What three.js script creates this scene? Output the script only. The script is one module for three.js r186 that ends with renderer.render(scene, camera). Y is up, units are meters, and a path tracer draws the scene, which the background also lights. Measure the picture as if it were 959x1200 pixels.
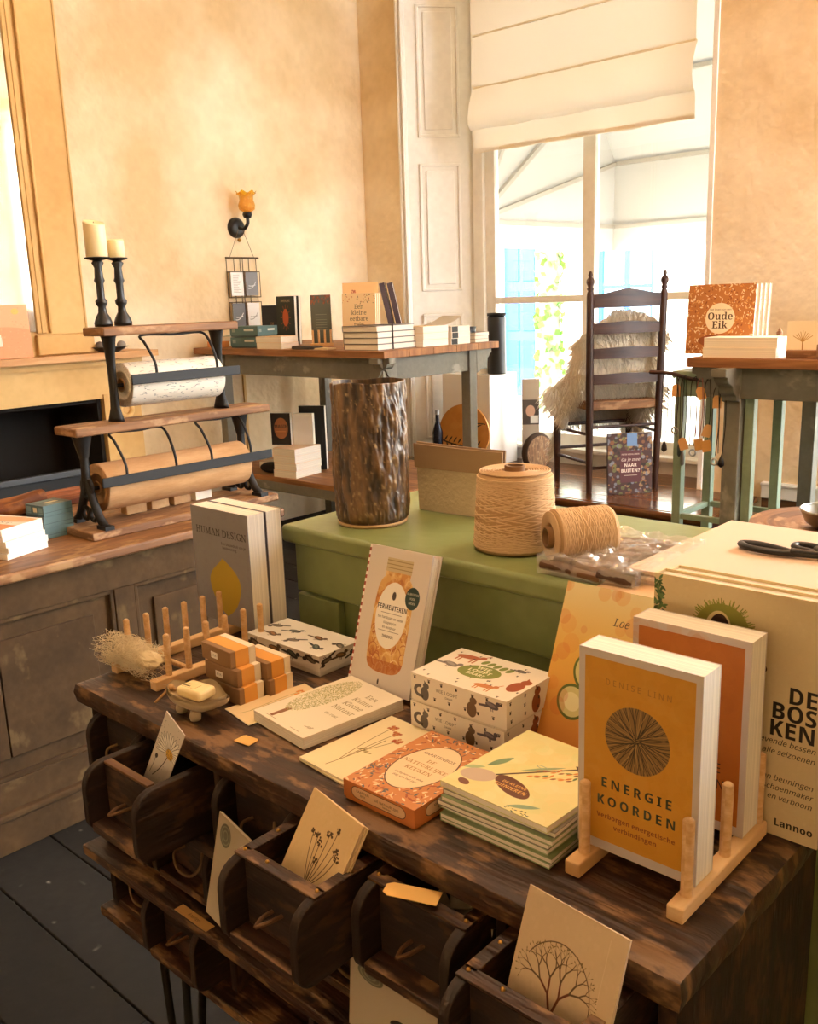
import * as THREE from 'three';
import { RoundedBoxGeometry } from 'three/addons/geometries/RoundedBoxGeometry.js';
import { mergeGeometries } from 'three/addons/utils/BufferGeometryUtils.js';
import { RectAreaLightUniformsLib } from 'three/addons/lights/RectAreaLightUniformsLib.js';

// ---------------------------------------------------------------- camera, sky, sun, exposure
const scene = new THREE.Scene();
const EYE = 1.45, FOCAL = 1094, D2R = Math.PI / 180;
const camera = new THREE.PerspectiveCamera(2 * Math.atan(600 / FOCAL) / D2R, 959 / 1200, 0.05, 80);
camera.position.set(0, EYE, 0);
camera.rotation.order = 'YXZ';
camera.rotation.set(-12.88 * D2R, 42.77 * D2R, -1.87 * D2R);
camera.updateMatrixWorld();
scene.background = new THREE.Color(0.93, 0.97, 1.0);
scene.backgroundIntensity = 21;
const sun = new THREE.DirectionalLight(0xfff1dc, 6.0);
sun.position.set(-9, 14, -9.5); sun.target.position.set(-3, 0, -6);
sun.castShadow = true; sun.shadow.mapSize.set(2048, 2048);
Object.assign(sun.shadow.camera, { left: -14, right: 14, top: 14, bottom: -14, near: 1, far: 40 });
scene.add(sun, sun.target);
RectAreaLightUniformsLib.init();
const renderer = new THREE.WebGLRenderer({ antialias: true });
renderer.toneMapping = THREE.LinearToneMapping;
renderer.toneMappingExposure = 1.0;
renderer.shadowMap.enabled = true;

// ---------------------------------------------------------------- photo pixel -> point on a known plane
function ray(px, py) {
  const v = new THREE.Vector3((px - 479.5) / FOCAL, (600 - py) / FOCAL, -1);
  return v.applyEuler(camera.rotation);
}
const onY = (px, py, y) => { const d = ray(px, py); return d.multiplyScalar((y - EYE) / d.y).add(camera.position); };
const onX = (px, py, x) => { const d = ray(px, py); return d.multiplyScalar(x / d.x).add(camera.position); };
const onZ = (px, py, z) => { const d = ray(px, py); return d.multiplyScalar(z / d.z).add(camera.position); };

// ---------------------------------------------------------------- random numbers and noise
let seed = 20240607;
const rnd = (a = 0, b = 1) => { seed = (seed + 0x6d2b79f5) | 0; let t = Math.imul(seed ^ (seed >>> 15), 1 | seed); t = (t + Math.imul(t ^ (t >>> 7), 61 | t)) ^ t; return a + (b - a) * (((t ^ (t >>> 14)) >>> 0) / 4294967296); };
const hash = (x, y, s) => { let h = Math.imul(x, 374761393) ^ Math.imul(y, 668265263) ^ Math.imul(s, 2147483647 - 58); h = Math.imul(h ^ (h >>> 13), 1274126177); return ((h ^ (h >>> 16)) >>> 0) / 4294967296; };
function vnoise(x, y, px, py, s) {           // value noise that repeats every px, py cells
  const xi = Math.floor(x), yi = Math.floor(y), fx = x - xi, fy = y - yi, u = fx * fx * (3 - 2 * fx), v = fy * fy * (3 - 2 * fy);
  const m = (a, n) => ((a % n) + n) % n, x0 = m(xi, px), x1 = m(xi + 1, px), y0 = m(yi, py), y1 = m(yi + 1, py);
  return (hash(x0, y0, s) * (1 - u) + hash(x1, y0, s) * u) * (1 - v) + (hash(x0, y1, s) * (1 - u) + hash(x1, y1, s) * u) * v;
}
function fbm(u, v, fx, fy, oct, s) { let a = 0, w = 0.5, t = 0; for (let i = 0; i < oct; i++) { a += w * vnoise(u * fx, v * fy, fx, fy, s + i); t += w; w *= 0.55; fx *= 2; fy *= 2; } return a / t; }

// ---------------------------------------------------------------- textures and materials
const rgb = (h) => [(h >> 16) & 255, (h >> 8) & 255, h & 255];
const lerp = (a, b, t) => a + (b - a) * t, clamp = (x, a = 0, b = 1) => Math.min(b, Math.max(a, x));
const mixc = (a, b, t) => [0, 1, 2].map((i) => lerp(a[i], b[i], t));
function dataTex(n, fn, srgb = true) {
  const d = new Uint8Array(n * n * 4);
  for (let j = 0; j < n; j++) for (let i = 0; i < n; i++) { const c = fn(i / n, j / n), k = (j * n + i) * 4; d[k] = clamp(c[0], 0, 255); d[k + 1] = clamp(c[1], 0, 255); d[k + 2] = clamp(c[2], 0, 255); d[k + 3] = 255; }
  const t = new THREE.DataTexture(d, n, n); t.wrapS = t.wrapT = THREE.RepeatWrapping; t.magFilter = THREE.LinearFilter; t.minFilter = THREE.LinearMipmapLinearFilter; t.generateMipmaps = true;
  if (srgb) t.colorSpace = THREE.SRGBColorSpace; t.needsUpdate = true; return t;
}
const rep = (t, u, v) => { const c = t.clone(); c.repeat.set(u, v); c.needsUpdate = true; return c; };
const mat = (hex, rough = 0.7, extra = {}) => new THREE.MeshStandardMaterial({ color: hex, roughness: rough, ...extra });
const phys = (hex, rough, extra) => new THREE.MeshPhysicalMaterial({ color: hex, roughness: rough, ...extra });
let woodBump, patchBump;
const tint = (m, hex, extra = {}) => { const c = m.clone(); c.color.set(hex); return Object.assign(c, extra); };
// wood: grain runs along u; the uv are in metres
function woodMat(light, dark, { rough = 0.6, fx = 2, fy = 22, scale = 1.6, wear = 0, wearc = 0, s = 1, bump = 0.0008 } = {}) {
  const L = rgb(light), Dk = rgb(dark), Wc = rgb(wearc), h = new Float32Array(512 * 512);
  const map = dataTex(512, (u, v) => {
    const warp = fbm(u, v, 3, 3, 2, s + 40) * 0.05;
    let g = fbm(u, v + warp, fx, fy, 4, s); g = clamp((g - 0.28) * 2.2);
    const fine = fbm(u, v, 6, 90, 2, s + 9);
    let c = mixc(Dk, L, clamp(g * 0.75 + fine * 0.35));
    if (wear) { const w = clamp((fbm(u, v, 9, 20, 5, s + 70) - 0.58 + wear * 0.1) * 7); c = mixc(c, Wc, w * 0.75); }
    h[Math.floor(v * 512) * 512 + Math.floor(u * 512)] = g * 0.7 + fine * 0.3;
    return c;
  });
  const bm = woodBump ??= dataTex(512, (u, v) => { const x = h[Math.floor(v * 512) * 512 + Math.floor(u * 512)] * 255; return [x, x, x]; }, false);
  return new THREE.MeshStandardMaterial({ map: rep(map, scale, scale), bumpMap: rep(bm, scale, scale), bumpScale: bump, roughness: rough });
}
// painted or plastered surface with soft patches and fine relief; uv in metres
function patchMat(c0, c1, { rough = 0.8, f = 3, scale = 0.5, s = 5, bump = 0.001, scuff = 0, scuffc = 0, fy = 0, sf = 9, extra = {} } = {}) {
  const A = rgb(c0), B = rgb(c1), Sc = rgb(scuffc);
  const map = dataTex(512, (u, v) => {
    let c = mixc(A, B, clamp((fbm(u, v, f, fy || f, 5, s) - 0.3) * 2.3));
    const k = (fbm(u, v, 60, 60, 2, s + 30) - 0.5) * 10; c = c.map((x) => x + k);
    if (scuff) c = mixc(c, Sc, clamp((fbm(u, v, sf, Math.round(sf * 1.5), sf > 20 ? 2 : 5, s + 60) - (sf > 20 ? 0.86 : 0.66) + scuff * 0.1) * 9) * 0.8);
    return c;
  });
  const bm = patchBump ??= dataTex(256, (u, v) => { const x = (fbm(u, v, 40, 40, 3, s + 3) * 0.6 + fbm(u, v, 8, 8, 3, s + 4) * 0.4) * 255; return [x, x, x]; }, false);
  return new THREE.MeshStandardMaterial({ map: rep(map, scale, scale), bumpMap: rep(bm, scale * 2, scale * 2), bumpScale: bump, roughness: rough, ...extra });
}
function canvasTex(w, h, draw) {
  const c = document.createElement('canvas'); c.width = w; c.height = h; const g = c.getContext('2d');
  draw(g, w, h); const t = new THREE.CanvasTexture(c); t.colorSpace = THREE.SRGBColorSpace; t.anisotropy = 8; return t;
}
const printMat = (w, h, draw, rough = 0.55) => new THREE.MeshStandardMaterial({ map: canvasTex(w, h, draw), roughness: rough });
function txt(g, s, x, y, size, col, o = {}) {
  g.fillStyle = col; g.font = `${o.bold ? 'bold ' : ''}${o.italic ? 'italic ' : ''}${size}px ${o.font || 'sans-serif'}`; g.textAlign = o.align || 'center'; g.textBaseline = 'middle';
  if (o.gap) { const ws = [...s].map((ch) => g.measureText(ch).width + o.gap), tot = ws.reduce((a, b) => a + b, -o.gap); let xx = o.align === 'left' ? x : x - tot / 2; g.textAlign = 'left'; [...s].forEach((ch, i) => { g.fillText(ch, xx, y); xx += ws[i]; }); } else g.fillText(s, x, y);
}

// ---------------------------------------------------------------- building helpers
const names = {};
const numbered = (n) => { const k = names[n] = (names[n] ?? -1) + 1; return k ? `${n}_${String(k).padStart(3, '0')}` : n; };
function tag(o, label, category, group) { o.userData = { ...o.userData, label, category }; if (group) o.userData.group = group; return o; }
function thing(name, label, category, p = [0, 0, 0], turn = 0, group) {
  const o = new THREE.Group(); o.name = numbered(name); scene.add(o); o.position.set(...(p.isVector3 ? p.toArray() : p)); o.rotation.order = 'YXZ'; o.rotation.y = turn; return tag(o, label, category, group);
}
function part(parent, name, geo, m, p = [0, 0, 0], r = [0, 0, 0]) {
  const o = new THREE.Mesh(geo, m); o.name = name; o.position.set(...p); o.rotation.set(...r); o.castShadow = o.receiveShadow = true; parent.add(o); return o;
}
function sub(parent, name, p = [0, 0, 0], turn = 0) { const g = new THREE.Group(); g.name = name; g.position.set(...p); g.rotation.y = turn; parent.add(g); return g; }
function solo(name, label, category, geo, m, p = [0, 0, 0], r = [0, 0, 0], group) { const o = part(scene, numbered(name), geo, m, p, r); return tag(o, label, category, group); }
function struct(name, geo, m, p = [0, 0, 0], r = [0, 0, 0]) { const o = part(scene, name, geo, m, p, r); o.userData.kind = 'structure'; return o; }
function structGroup(name) { const g = new THREE.Group(); g.name = name; g.userData.kind = 'structure'; scene.add(g); return g; }
// uv in metres, u along the grain axis
function wuv(geo, axis = 'x', off = 0) {
  const p = geo.attributes.position, n = geo.attributes.normal, uv = new Float32Array(p.count * 2), ai = 'xyz'.indexOf(axis), o1 = rnd(0, 3), o2 = rnd(0, 3);
  for (let i = 0; i < p.count; i++) {
    const N = [Math.abs(n.getX(i)), Math.abs(n.getY(i)), Math.abs(n.getZ(i))], P = [p.getX(i), p.getY(i), p.getZ(i)];
    let d = N.indexOf(Math.max(...N)), a = ai; if (a === d) a = (d + 1) % 3; const b = 3 - a - d;
    uv[2 * i] = P[a] + o1 * (off ? 0 : 1); uv[2 * i + 1] = P[b] + o2 * (off ? 0 : 1);
  }
  geo.setAttribute('uv', new THREE.BufferAttribute(uv, 2)); return geo;
}
const rbox = (w, h, d, r = 0.002, axis = 'x', seg = 2) => wuv(new RoundedBoxGeometry(w, h, d, seg, Math.min(r, w / 2.01, h / 2.01, d / 2.01)), axis);
const bx = (w, h, d, axis = 'x') => wuv(new THREE.BoxGeometry(w, h, d), axis);
const cyl = (r0, r1, h, n = 24) => new THREE.CylinderGeometry(r0, r1, h, n);
const mv = (g, x = 0, y = 0, z = 0, rx = 0, ry = 0, rz = 0) => { if (rx) g.rotateX(rx); if (ry) g.rotateY(ry); if (rz) g.rotateZ(rz); return g.translate(x, y, z); };
const merge = (gs) => mergeGeometries(gs.map((g) => { let q = g.index ? g.toNonIndexed() : g; for (const k of Object.keys(q.attributes)) if (!['position', 'normal', 'uv'].includes(k)) q.deleteAttribute(k); return q; }), false);
const V = (x, y, z) => new THREE.Vector3(x, y, z);
const tube = (pts, r, n = 40, k = 8, closed = false) => new THREE.TubeGeometry(new THREE.CatmullRomCurve3(pts.map((p) => (p.isVector3 ? p : V(...p))), closed), n, r, k, closed);
const lathe = (pts, n = 40) => new THREE.LatheGeometry(pts.map((p) => new THREE.Vector2(...p)), n);
function extr(shape, depth, bevel = 0, axis = 'x', curve = 10) { return wuv(new THREE.ExtrudeGeometry(shape, { depth, bevelEnabled: bevel > 0, bevelThickness: bevel, bevelSize: bevel, bevelSegments: 2, curveSegments: curve }), axis); }
const poly = (pts) => { const s = new THREE.Shape(); pts.forEach((p, i) => (i ? s.lineTo(...p) : s.moveTo(...p))); s.closePath(); return s; };
function bar(a, b, w, d) {                     // a square bar from a to b
  const A = V(...a), B = V(...b), g = new THREE.BoxGeometry(w, A.distanceTo(B), d), q = new THREE.Quaternion().setFromUnitVectors(V(0, 1, 0), B.clone().sub(A).normalize());
  return g.applyQuaternion(q).translate((A.x + B.x) / 2, (A.y + B.y) / 2, (A.z + B.z) / 2);
}
function rod(a, b, r0, r1 = r0, n = 12) {
  const A = V(...a), B = V(...b), g = new THREE.CylinderGeometry(r1, r0, A.distanceTo(B), n), q = new THREE.Quaternion().setFromUnitVectors(V(0, 1, 0), B.clone().sub(A).normalize());
  return g.applyQuaternion(q).translate((A.x + B.x) / 2, (A.y + B.y) / 2, (A.z + B.z) / 2);
}

// ---------------------------------------------------------------- shared materials
const floorBase = patchMat(0x151412, 0x211f1c, { f: 5, scale: 0.7, s: 31, bump: 0.001, rough: 0.8, scuff: 0.2, scuffc: 0xa5a196, sf: 34 });
const M = {
  plaster: patchMat(0xdcc094, 0xf7e6c8, { f: 4, scale: 0.4, s: 11, bump: 0.007, rough: 0.9 }),
  ochre: patchMat(0xc99f5e, 0xd9b576, { f: 4, scale: 0.6, s: 17, bump: 0.001, rough: 0.7 }),
  white: patchMat(0xe9e6dd, 0xf4f2ea, { f: 3, scale: 0.5, s: 21, bump: 0.0004, rough: 0.5 }),
  ceiling: mat(0xe9dfca, 0.9),
  floor: [0xffffff, 0xdedad4, 0xf2eee8].map((c) => tint(floorBase, c)),
  brick: mat(0x17130f, 0.95), iron: mat(0x0b0b0b, 0.6), blackPaint: mat(0x131313, 0.4),
  oldWood: woodMat(0x2e1c13, 0x0f0806, { rough: 0.66, scale: 3.2, s: 3, wear: 0.35, wearc: 0x523822, bump: 0.0015 }),
  oldTop: woodMat(0x4a2f1e, 0x1a0f08, { rough: 0.5, s: 4, wear: 0.6, wearc: 0x94704a, bump: 0.003, scale: 3.0 }),
  oldEdge: woodMat(0x8a6238, 0x573518, { rough: 0.6, s: 6 }),
  counterTop: woodMat(0x9a6b3d, 0x5d3a1e, { rough: 0.5, s: 7, wear: 0.2, wearc: 0xb08a5c }),
  counter: patchMat(0x3e2b12, 0x543d20, { f: 5, scale: 1.1, s: 41, bump: 0.001, rough: 0.9, scuff: 0.2, scuffc: 0x6b5836 }),
  rustic: woodMat(0x9b7048, 0x614024, { rough: 0.65, s: 8, wear: 0.3, wearc: 0xb8936a, bump: 0.0014 }),
  tableTop: woodMat(0xb07a48, 0x6f4524, { rough: 0.55, s: 10 }),
  greyPaint: patchMat(0x6c6a5f, 0x7c796c, { f: 4, scale: 1, s: 51, rough: 0.5, scuff: 0.1, scuffc: 0xa09c8c }),
  green: patchMat(0x7f8a55, 0x8c9660, { f: 3, scale: 0.9, s: 55, rough: 0.33, bump: 0.0004, scuff: 0.0, scuffc: 0xa5a77c }),
  sage: patchMat(0x7d8f77, 0x8c9d85, { f: 4, scale: 1.2, s: 58, rough: 0.45 }),
  beech: woodMat(0xe9c492, 0xd0a066, { rough: 0.5, s: 14, fy: 30, bump: 0.0003 }),
  chair: woodMat(0x4a2a1c, 0x2a150d, { rough: 0.42, s: 15, bump: 0.0004 }),
  platform: woodMat(0x8a5a32, 0x553219, { rough: 0.17, s: 16 }),
  kraft: patchMat(0xb58a5c, 0xc39a6c, { f: 8, scale: 3, s: 61, rough: 0.8, bump: 0.0002 }),
  cream: mat(0xf1e8d4, 0.7), paper: mat(0xf3ece0, 0.75), paperCool: mat(0xe9e6e2, 0.75), warmPaper: mat(0xeaddc0, 0.75),
  steel: mat(0xb9bcc0, 0.28, { metalness: 1 }), brass: mat(0xb08a48, 0.4, { metalness: 1 }), wire: mat(0x6a5a44, 0.45, { metalness: 0.8 }),
  rope: mat(0xb58f5e, 0.9), cord: mat(0x17120f, 0.8), tagCard: mat(0xe3b568, 0.75), tagKraft: mat(0xd8a163, 0.8),
};
const pageTex = (vertical) => dataTex(128, (u, v) => { const k = vertical ? v : u, x = 236 + (hash(Math.floor(k * 128), 3, 7) - 0.5) * 34; return [x * 1.01, x * 0.98, x * 0.92]; });
const pageU = new THREE.MeshStandardMaterial({ map: pageTex(false), roughness: 0.85 }), pageV = new THREE.MeshStandardMaterial({ map: pageTex(true), roughness: 0.85 });
const pageMats = [pageU, pageU, pageV, pageV, pageU, pageU];
const cm = {}; const plain = (hex, r = 0.55) => (cm[hex + '_' + r] ??= mat(hex, r));

// A book: width x, height y, thickness z; front to +z, spine at -x. pose 'flat' lays it on its back, head to -z.
function bookParts(root, o) {
  const { w, h, t, front, hard = false, pose = 'stand' } = o, ct = hard ? 0.0025 : 0.0009, oh = hard ? 0.003 : 0.0004;
  const col = plain(o.color ?? 0xe8dfcc), fm = front && front.isMaterial ? front : col, sm = o.spine ?? col, bm = o.back ?? col;
  const fix = (g) => (pose === 'flat' ? g.rotateX(-Math.PI / 2).translate(0, t / 2, h / 2) : g);
  part(root, 'front_cover', fix(mv(new THREE.BoxGeometry(w, h, ct), 0, h / 2, t / 2 - ct / 2)), [col, col, col, col, fm, col]);
  part(root, 'back_cover', fix(mv(new THREE.BoxGeometry(w, h, ct), 0, h / 2, -t / 2 + ct / 2)), [col, col, col, col, col, bm]);
  part(root, 'spine', fix(mv(new THREE.BoxGeometry(ct, h, t - 2 * ct), -w / 2 + ct / 2, h / 2, 0)), [col, sm, col, col, col, col]);
  part(root, 'page_block', fix(mv(new THREE.BoxGeometry(w - ct - oh, h - 2 * oh, t - 2 * ct), (ct - oh) / 2, h / 2, 0)), pageMats);
  return root;
}
function book(name, label, o) {
  const g = thing(name, label, o.category ?? 'book', o.p, o.turn ?? 0, o.group);
  bookParts(g, o);
  if (o.lean) { g.rotation.x = -o.lean; g.position.y += Math.abs(o.t / 2 * Math.sin(o.lean)); }
  return g;
}
// a stack of alike books lying flat; the label of each comes from the list
function pile(name, labels, o) {
  const out = []; let y = o.p[1] ?? o.p.y; const px = o.p[0] ?? o.p.x, pz = o.p[2] ?? o.p.z;
  labels.forEach((l, i) => { out.push(book(name, l, { ...o, front: i === labels.length - 1 ? o.front : undefined, pose: 'flat', p: [px + rnd(-1, 1) * (o.jit ?? 0.003), y, pz + rnd(-1, 1) * (o.jit ?? 0.003)], turn: (o.turn ?? 0) + rnd(-1, 1) * (o.tj ?? 0.02) })); y += o.t + 0.0002; });
  return out;
}
// a thin card or sheet: face +z (stand) or up (flat)
function card(name, label, o) {
  const { w, h, t = 0.0012, pose = 'stand' } = o, col = plain(o.color ?? 0xf0e6d0, 0.75), g = mv(new THREE.BoxGeometry(w, h, t), 0, h / 2, 0);
  if (pose === 'flat') g.rotateX(-Math.PI / 2).translate(0, t / 2, h / 2);
  const m = solo(name, label, o.category ?? 'card', g, [col, col, col, col, o.front ?? col, col], o.p.isVector3 ? o.p.toArray() : o.p, [0, 0, 0], o.group);
  m.rotation.order = 'YXZ'; m.rotation.y = o.turn ?? 0; if (o.lean) m.rotation.x = -o.lean; if (o.roll) m.rotation.z = o.roll; return m;
}
// ================================================================ THE ROOM
const XL = -4.85, ZB = -4.89, XR = 2.2, ZF = 1.9, HC = 3.62, PL = 0.35, ZW = -5.25;
const W1L = -4.43, W1R = -2.3, W2L = -1.0, W2R = 2.0, WB = 0.5, WT = 3.48, W3 = [-4.8, -3.3];
{
  const fl = structGroup('floor');
  const bw = 0.205; let i = 0;
  for (let z = ZB - 0.35; z < ZF + 0.2; z += bw, i++) {
    const cut = -4.9 + ((i * 2.37) % 5) + 1.2;
    part(fl, 'floor_board', rbox(cut + 5.2 - 0.002, 0.03, bw - 0.004, 0.003), M.floor[i % 3], [(cut - 5.2) / 2, -0.015 - 0.0006 * (i % 3), z]);
    part(fl, 'floor_board', rbox(2.5 - cut - 0.002, 0.03, bw - 0.004, 0.003), M.floor[(i + 1) % 3], [(cut + 2.5) / 2, -0.0155, z]);
  }
  part(fl, 'subfloor', bx(7.8, 0.05, 7.4), M.brick, [-1.35, -0.06, -1.6]);
  const wallBox = (x0, x1, y0, y1, z0, z1) => mv(new THREE.BoxGeometry(x1 - x0, y1 - y0, z1 - z0), (x0 + x1) / 2, (y0 + y1) / 2, (z0 + z1) / 2);
  struct('ceiling', bx(7.7, 0.2, 7.6), M.ceiling, [-1.35, HC + 0.1, -1.6]);
  struct('wall_left', wuv(wallBox(XL - 0.3, XL, -0.1, HC, ZB - 0.6, ZF + 0.3), 'z', 1), M.plaster);
  const [za, zc] = W3; struct('wall_right', wuv(merge([wallBox(XR, XR + 0.3, -0.1, HC, ZB - 0.6, za), wallBox(XR, XR + 0.3, -0.1, HC, zc, ZF + 0.3), wallBox(XR, XR + 0.3, -0.1, WB, za, zc), wallBox(XR, XR + 0.3, WT, HC, za, zc)]), 'z', 1), M.plaster);
  struct('wall_front', wuv(wallBox(XL, XR, -0.1, HC, ZF, ZF + 0.3), 'x', 1), M.plaster);
  const zb = ZB - 0.42, wb = [[XL - 0.3, W1L - 0.0, -0.1, HC], [W1R, W2L, -0.1, HC], [W2R, XR + 0.3, -0.1, HC], [W1L, W1R, -0.1, PL - 0.001], [W2L, W2R, -0.1, WB], [W1L, W1R, WT, HC], [W2L, W2R, WT, HC]].map(([a, b, c, d]) => wallBox(a, b, c, d, zb, ZB));
  struct('wall_back', wuv(merge(wb), 'x', 1), M.plaster);
  // plinth moulding and the brown dado under it beside the platform
  struct('trim_1', merge([mv(rbox(4.1, 0.07, 0.03, 0.006), 0, 0.385, 0), mv(rbox(4.1, 0.018, 0.045, 0.006), 0, 0.428, 0.005)]), M.white, [0.12, 0, ZB + 0.016]);
  struct('trim_2', bx(4.1, 0.35, 0.012), tint(M.rustic, 0xb8a890), [0.12, 0.175, ZB + 0.007]);
}
// ---- window with splayed shutter reveal
{
  const w = structGroup('window_1');
  // splayed shutter: face runs from A (room side) to B (frame side)
  const A = V(W1L, 0, ZB), B = V(-4.13, 0, ZW), L = A.distanceTo(B), ang = Math.atan2(-(B.z - A.z), B.x - A.x);
  const sh = sub(w, 'shutter', [A.x, 0, A.z], ang);
  const y0 = PL, y1 = WT;
  part(sh, 'shutter_board', mv(rbox(L, y1 - y0, 0.03, 0.003, 'y'), L / 2, (y0 + y1) / 2, -0.016), M.white);
  part(sh, 'reveal_core', extr(poly([[0.01, 0], [L - 0.02, 0], [L - 0.02, 0.02], [0.01, 0.22]]), y1 - y0, 0, 'y').rotateX(-Math.PI / 2).translate(0, y0, -0.032), M.white);
  const hy = (py) => onZ(515, py, -5.06).y;
  const fields = [[hy(161), 3.3], [hy(341), hy(192)], [PL + 0.12, hy(368)]];
  for (const [a, b] of fields) {
    const s0 = 0.075, s1 = 0.355, k = 0.018;
    const fr = merge([mv(rbox(s1 - s0, k, 0.014, 0.004), (s0 + s1) / 2, a + k / 2, 0.004), mv(rbox(s1 - s0, k, 0.014, 0.004), (s0 + s1) / 2, b - k / 2, 0.004), mv(rbox(k, b - a, 0.014, 0.004), s0 + k / 2, (a + b) / 2, 0.004), mv(rbox(k, b - a, 0.014, 0.004), s1 - k / 2, (a + b) / 2, 0.004)]);
    part(sh, 'panel_moulding', fr, M.white);
    part(sh, 'raised_panel', mv(rbox(s1 - s0 - 0.09, b - a - 0.09, 0.012, 0.005), (s0 + s1) / 2, (a + b) / 2, 0.004), M.white);
  }
  // architrave against the plaster
  part(w, 'architrave', merge([mv(rbox(0.05, WT - PL, 0.03, 0.006, 'y'), W1L - 0.02, (WT + PL) / 2, ZB + 0.013), mv(rbox(0.018, WT - PL, 0.045, 0.006, 'y'), W1L - 0.037, (WT + PL) / 2, ZB + 0.02), mv(rbox(0.014, WT - PL, 0.04, 0.005, 'y'), W1L - 0.005, (WT + PL) / 2, ZB + 0.018)]), M.white);
  part(w, 'architrave', mv(rbox(0.03, WT - PL, 0.012, 0.004, 'y'), W1R + 0.012, (WT + PL) / 2, ZB + 0.004), M.white);
  // frame and sash
  const mid = -3.235, mh = 1.416, fb = 0.535;
  const fr = (n, x0, x1, y0, y1, d = 0.07, z = ZW) => part(w, n, mv(rbox(x1 - x0, y1 - y0, d, 0.006, y1 - y0 > x1 - x0 ? 'y' : 'x'), (x0 + x1) / 2, (y0 + y1) / 2, z), M.white);
  fr('frame_stile', -4.13, -4.045, PL, WT, 0.1); fr('sash_stile', -4.045, -3.965, fb, WT, 0.05);
  fr('frame_stile', -2.38, -2.3, PL, WT, 0.1); fr('sash_stile', -2.45, -2.38, fb, WT, 0.05);
  fr('mullion', mid - 0.043, mid + 0.043, fb, WT, 0.06);
  fr('muntin', -3.965, mid - 0.043, mh - 0.022, mh + 0.022, 0.05); fr('muntin', mid + 0.043, -2.45, mh - 0.022, mh + 0.022, 0.05);
  fr('bottom_rail', -4.05, -2.38, fb - 0.09, fb + 0.01, 0.06);
  part(w, 'window_sill', merge([mv(rbox(1.83, 0.03, 0.1, 0.008), -3.215, fb - 0.085, ZW + 0.06), mv(rbox(1.83, 0.11, 0.04, 0.004), -3.215, PL + 0.05, ZW + 0.03)]), M.white);
  const glass = phys(0xffffff, 0.0, { transmission: 1, thickness: 0, ior: 1.45 });
  for (const [x0, x1] of [[-3.97, mid - 0.04], [mid + 0.04, -2.445]]) for (const [y0, y1] of [[fb, mh - 0.02], [mh + 0.02, WT]]) part(w, 'pane', mv(new THREE.BoxGeometry(x1 - x0, y1 - y0, 0.004), (x0 + x1) / 2, (y0 + y1) / 2, ZW), glass);
  // second window further along the same wall, beyond the frame; its daylight shows on every face turned to the right
  const w2 = structGroup('window_2');
  const f2 = (n, x0, x1, y0, y1) => part(w2, n, mv(rbox(x1 - x0, y1 - y0, 0.06, 0.006), (x0 + x1) / 2, (y0 + y1) / 2, ZW), M.white);
  f2('frame_stile', W2L, W2L + 0.08, WB, WT); f2('frame_stile', W2R - 0.08, W2R, WB, WT); f2('mullion', 0.49, 0.57, WB, WT); f2('muntin', W2L, W2R, 1.4, 1.44); f2('bottom_rail', W2L, W2R, WB, WB + 0.1);
  for (const [x0, x1] of [[W2L + 0.08, 0.49], [0.57, W2R - 0.08]]) part(w2, 'pane', mv(new THREE.BoxGeometry(x1 - x0, WT - WB - 0.1, 0.004), (x0 + x1) / 2, (WT + WB + 0.1) / 2, ZW), glass);
}
// shop window in the right-hand wall, also beyond the frame
{
  const w = structGroup('window_3'), glass = phys(0xffffff, 0.0, { transmission: 1, thickness: 0, ior: 1.45 }), [z0, z1] = W3, x = XR + 0.12, pw = (z1 - z0) / 2;
  for (const z of [z0 + 0.04, (z0 + z1) / 2, z1 - 0.04]) part(w, 'frame_stile', rbox(0.07, WT - WB, 0.08, 0.006, 'y'), M.white, [x, (WT + WB) / 2, z]);
  for (const y of [WB + 0.04, 2.5, WT - 0.04]) part(w, 'frame_rail', rbox(0.06, 0.08, z1 - z0, 0.006, 'z'), M.white, [x, y, (z0 + z1) / 2]);
  for (const k of [0, 1]) for (const [a, b] of [[WB, 2.5], [2.5, WT]]) part(w, 'pane', new THREE.BoxGeometry(0.004, b - a - 0.08, pw - 0.08), glass, [x, (a + b) / 2, z0 + pw * (k + 0.5)]);
}
// ---- low platform under the window
{
  const p = structGroup('platform');
  const z0 = -4.3, x0 = -4.42, x1 = -1.95, n = 3, d = (z0 - ZB - 0.005) / n;
  for (let i = 0; i < n; i++) part(p, 'platform_board', rbox(x1 - x0, 0.03, d - 0.003, 0.003), M.platform, [(x0 + x1) / 2, PL - 0.015, z0 - d * (i + 0.5)]);
  part(p, 'platform_board', rbox(2.1, 0.03, 0.34, 0.003), M.platform, [-3.36, PL - 0.0155, -5.06]);
  part(p, 'nosing', rbox(x1 - x0 + 0.02, 0.045, 0.05, 0.02), M.platform, [(x0 + x1) / 2, PL - 0.023, z0 + 0.02]);
  part(p, 'riser', bx(x1 - x0 - 0.04, PL - 0.05, 0.02), M.chair, [(x0 + x1) / 2, (PL - 0.05) / 2, z0 - 0.03]);
  part(p, 'riser', bx(0.02, PL - 0.05, -ZB + z0 - 0.05), M.chair, [x1 - 0.03, (PL - 0.05) / 2, (z0 + ZB) / 2]);
}
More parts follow.
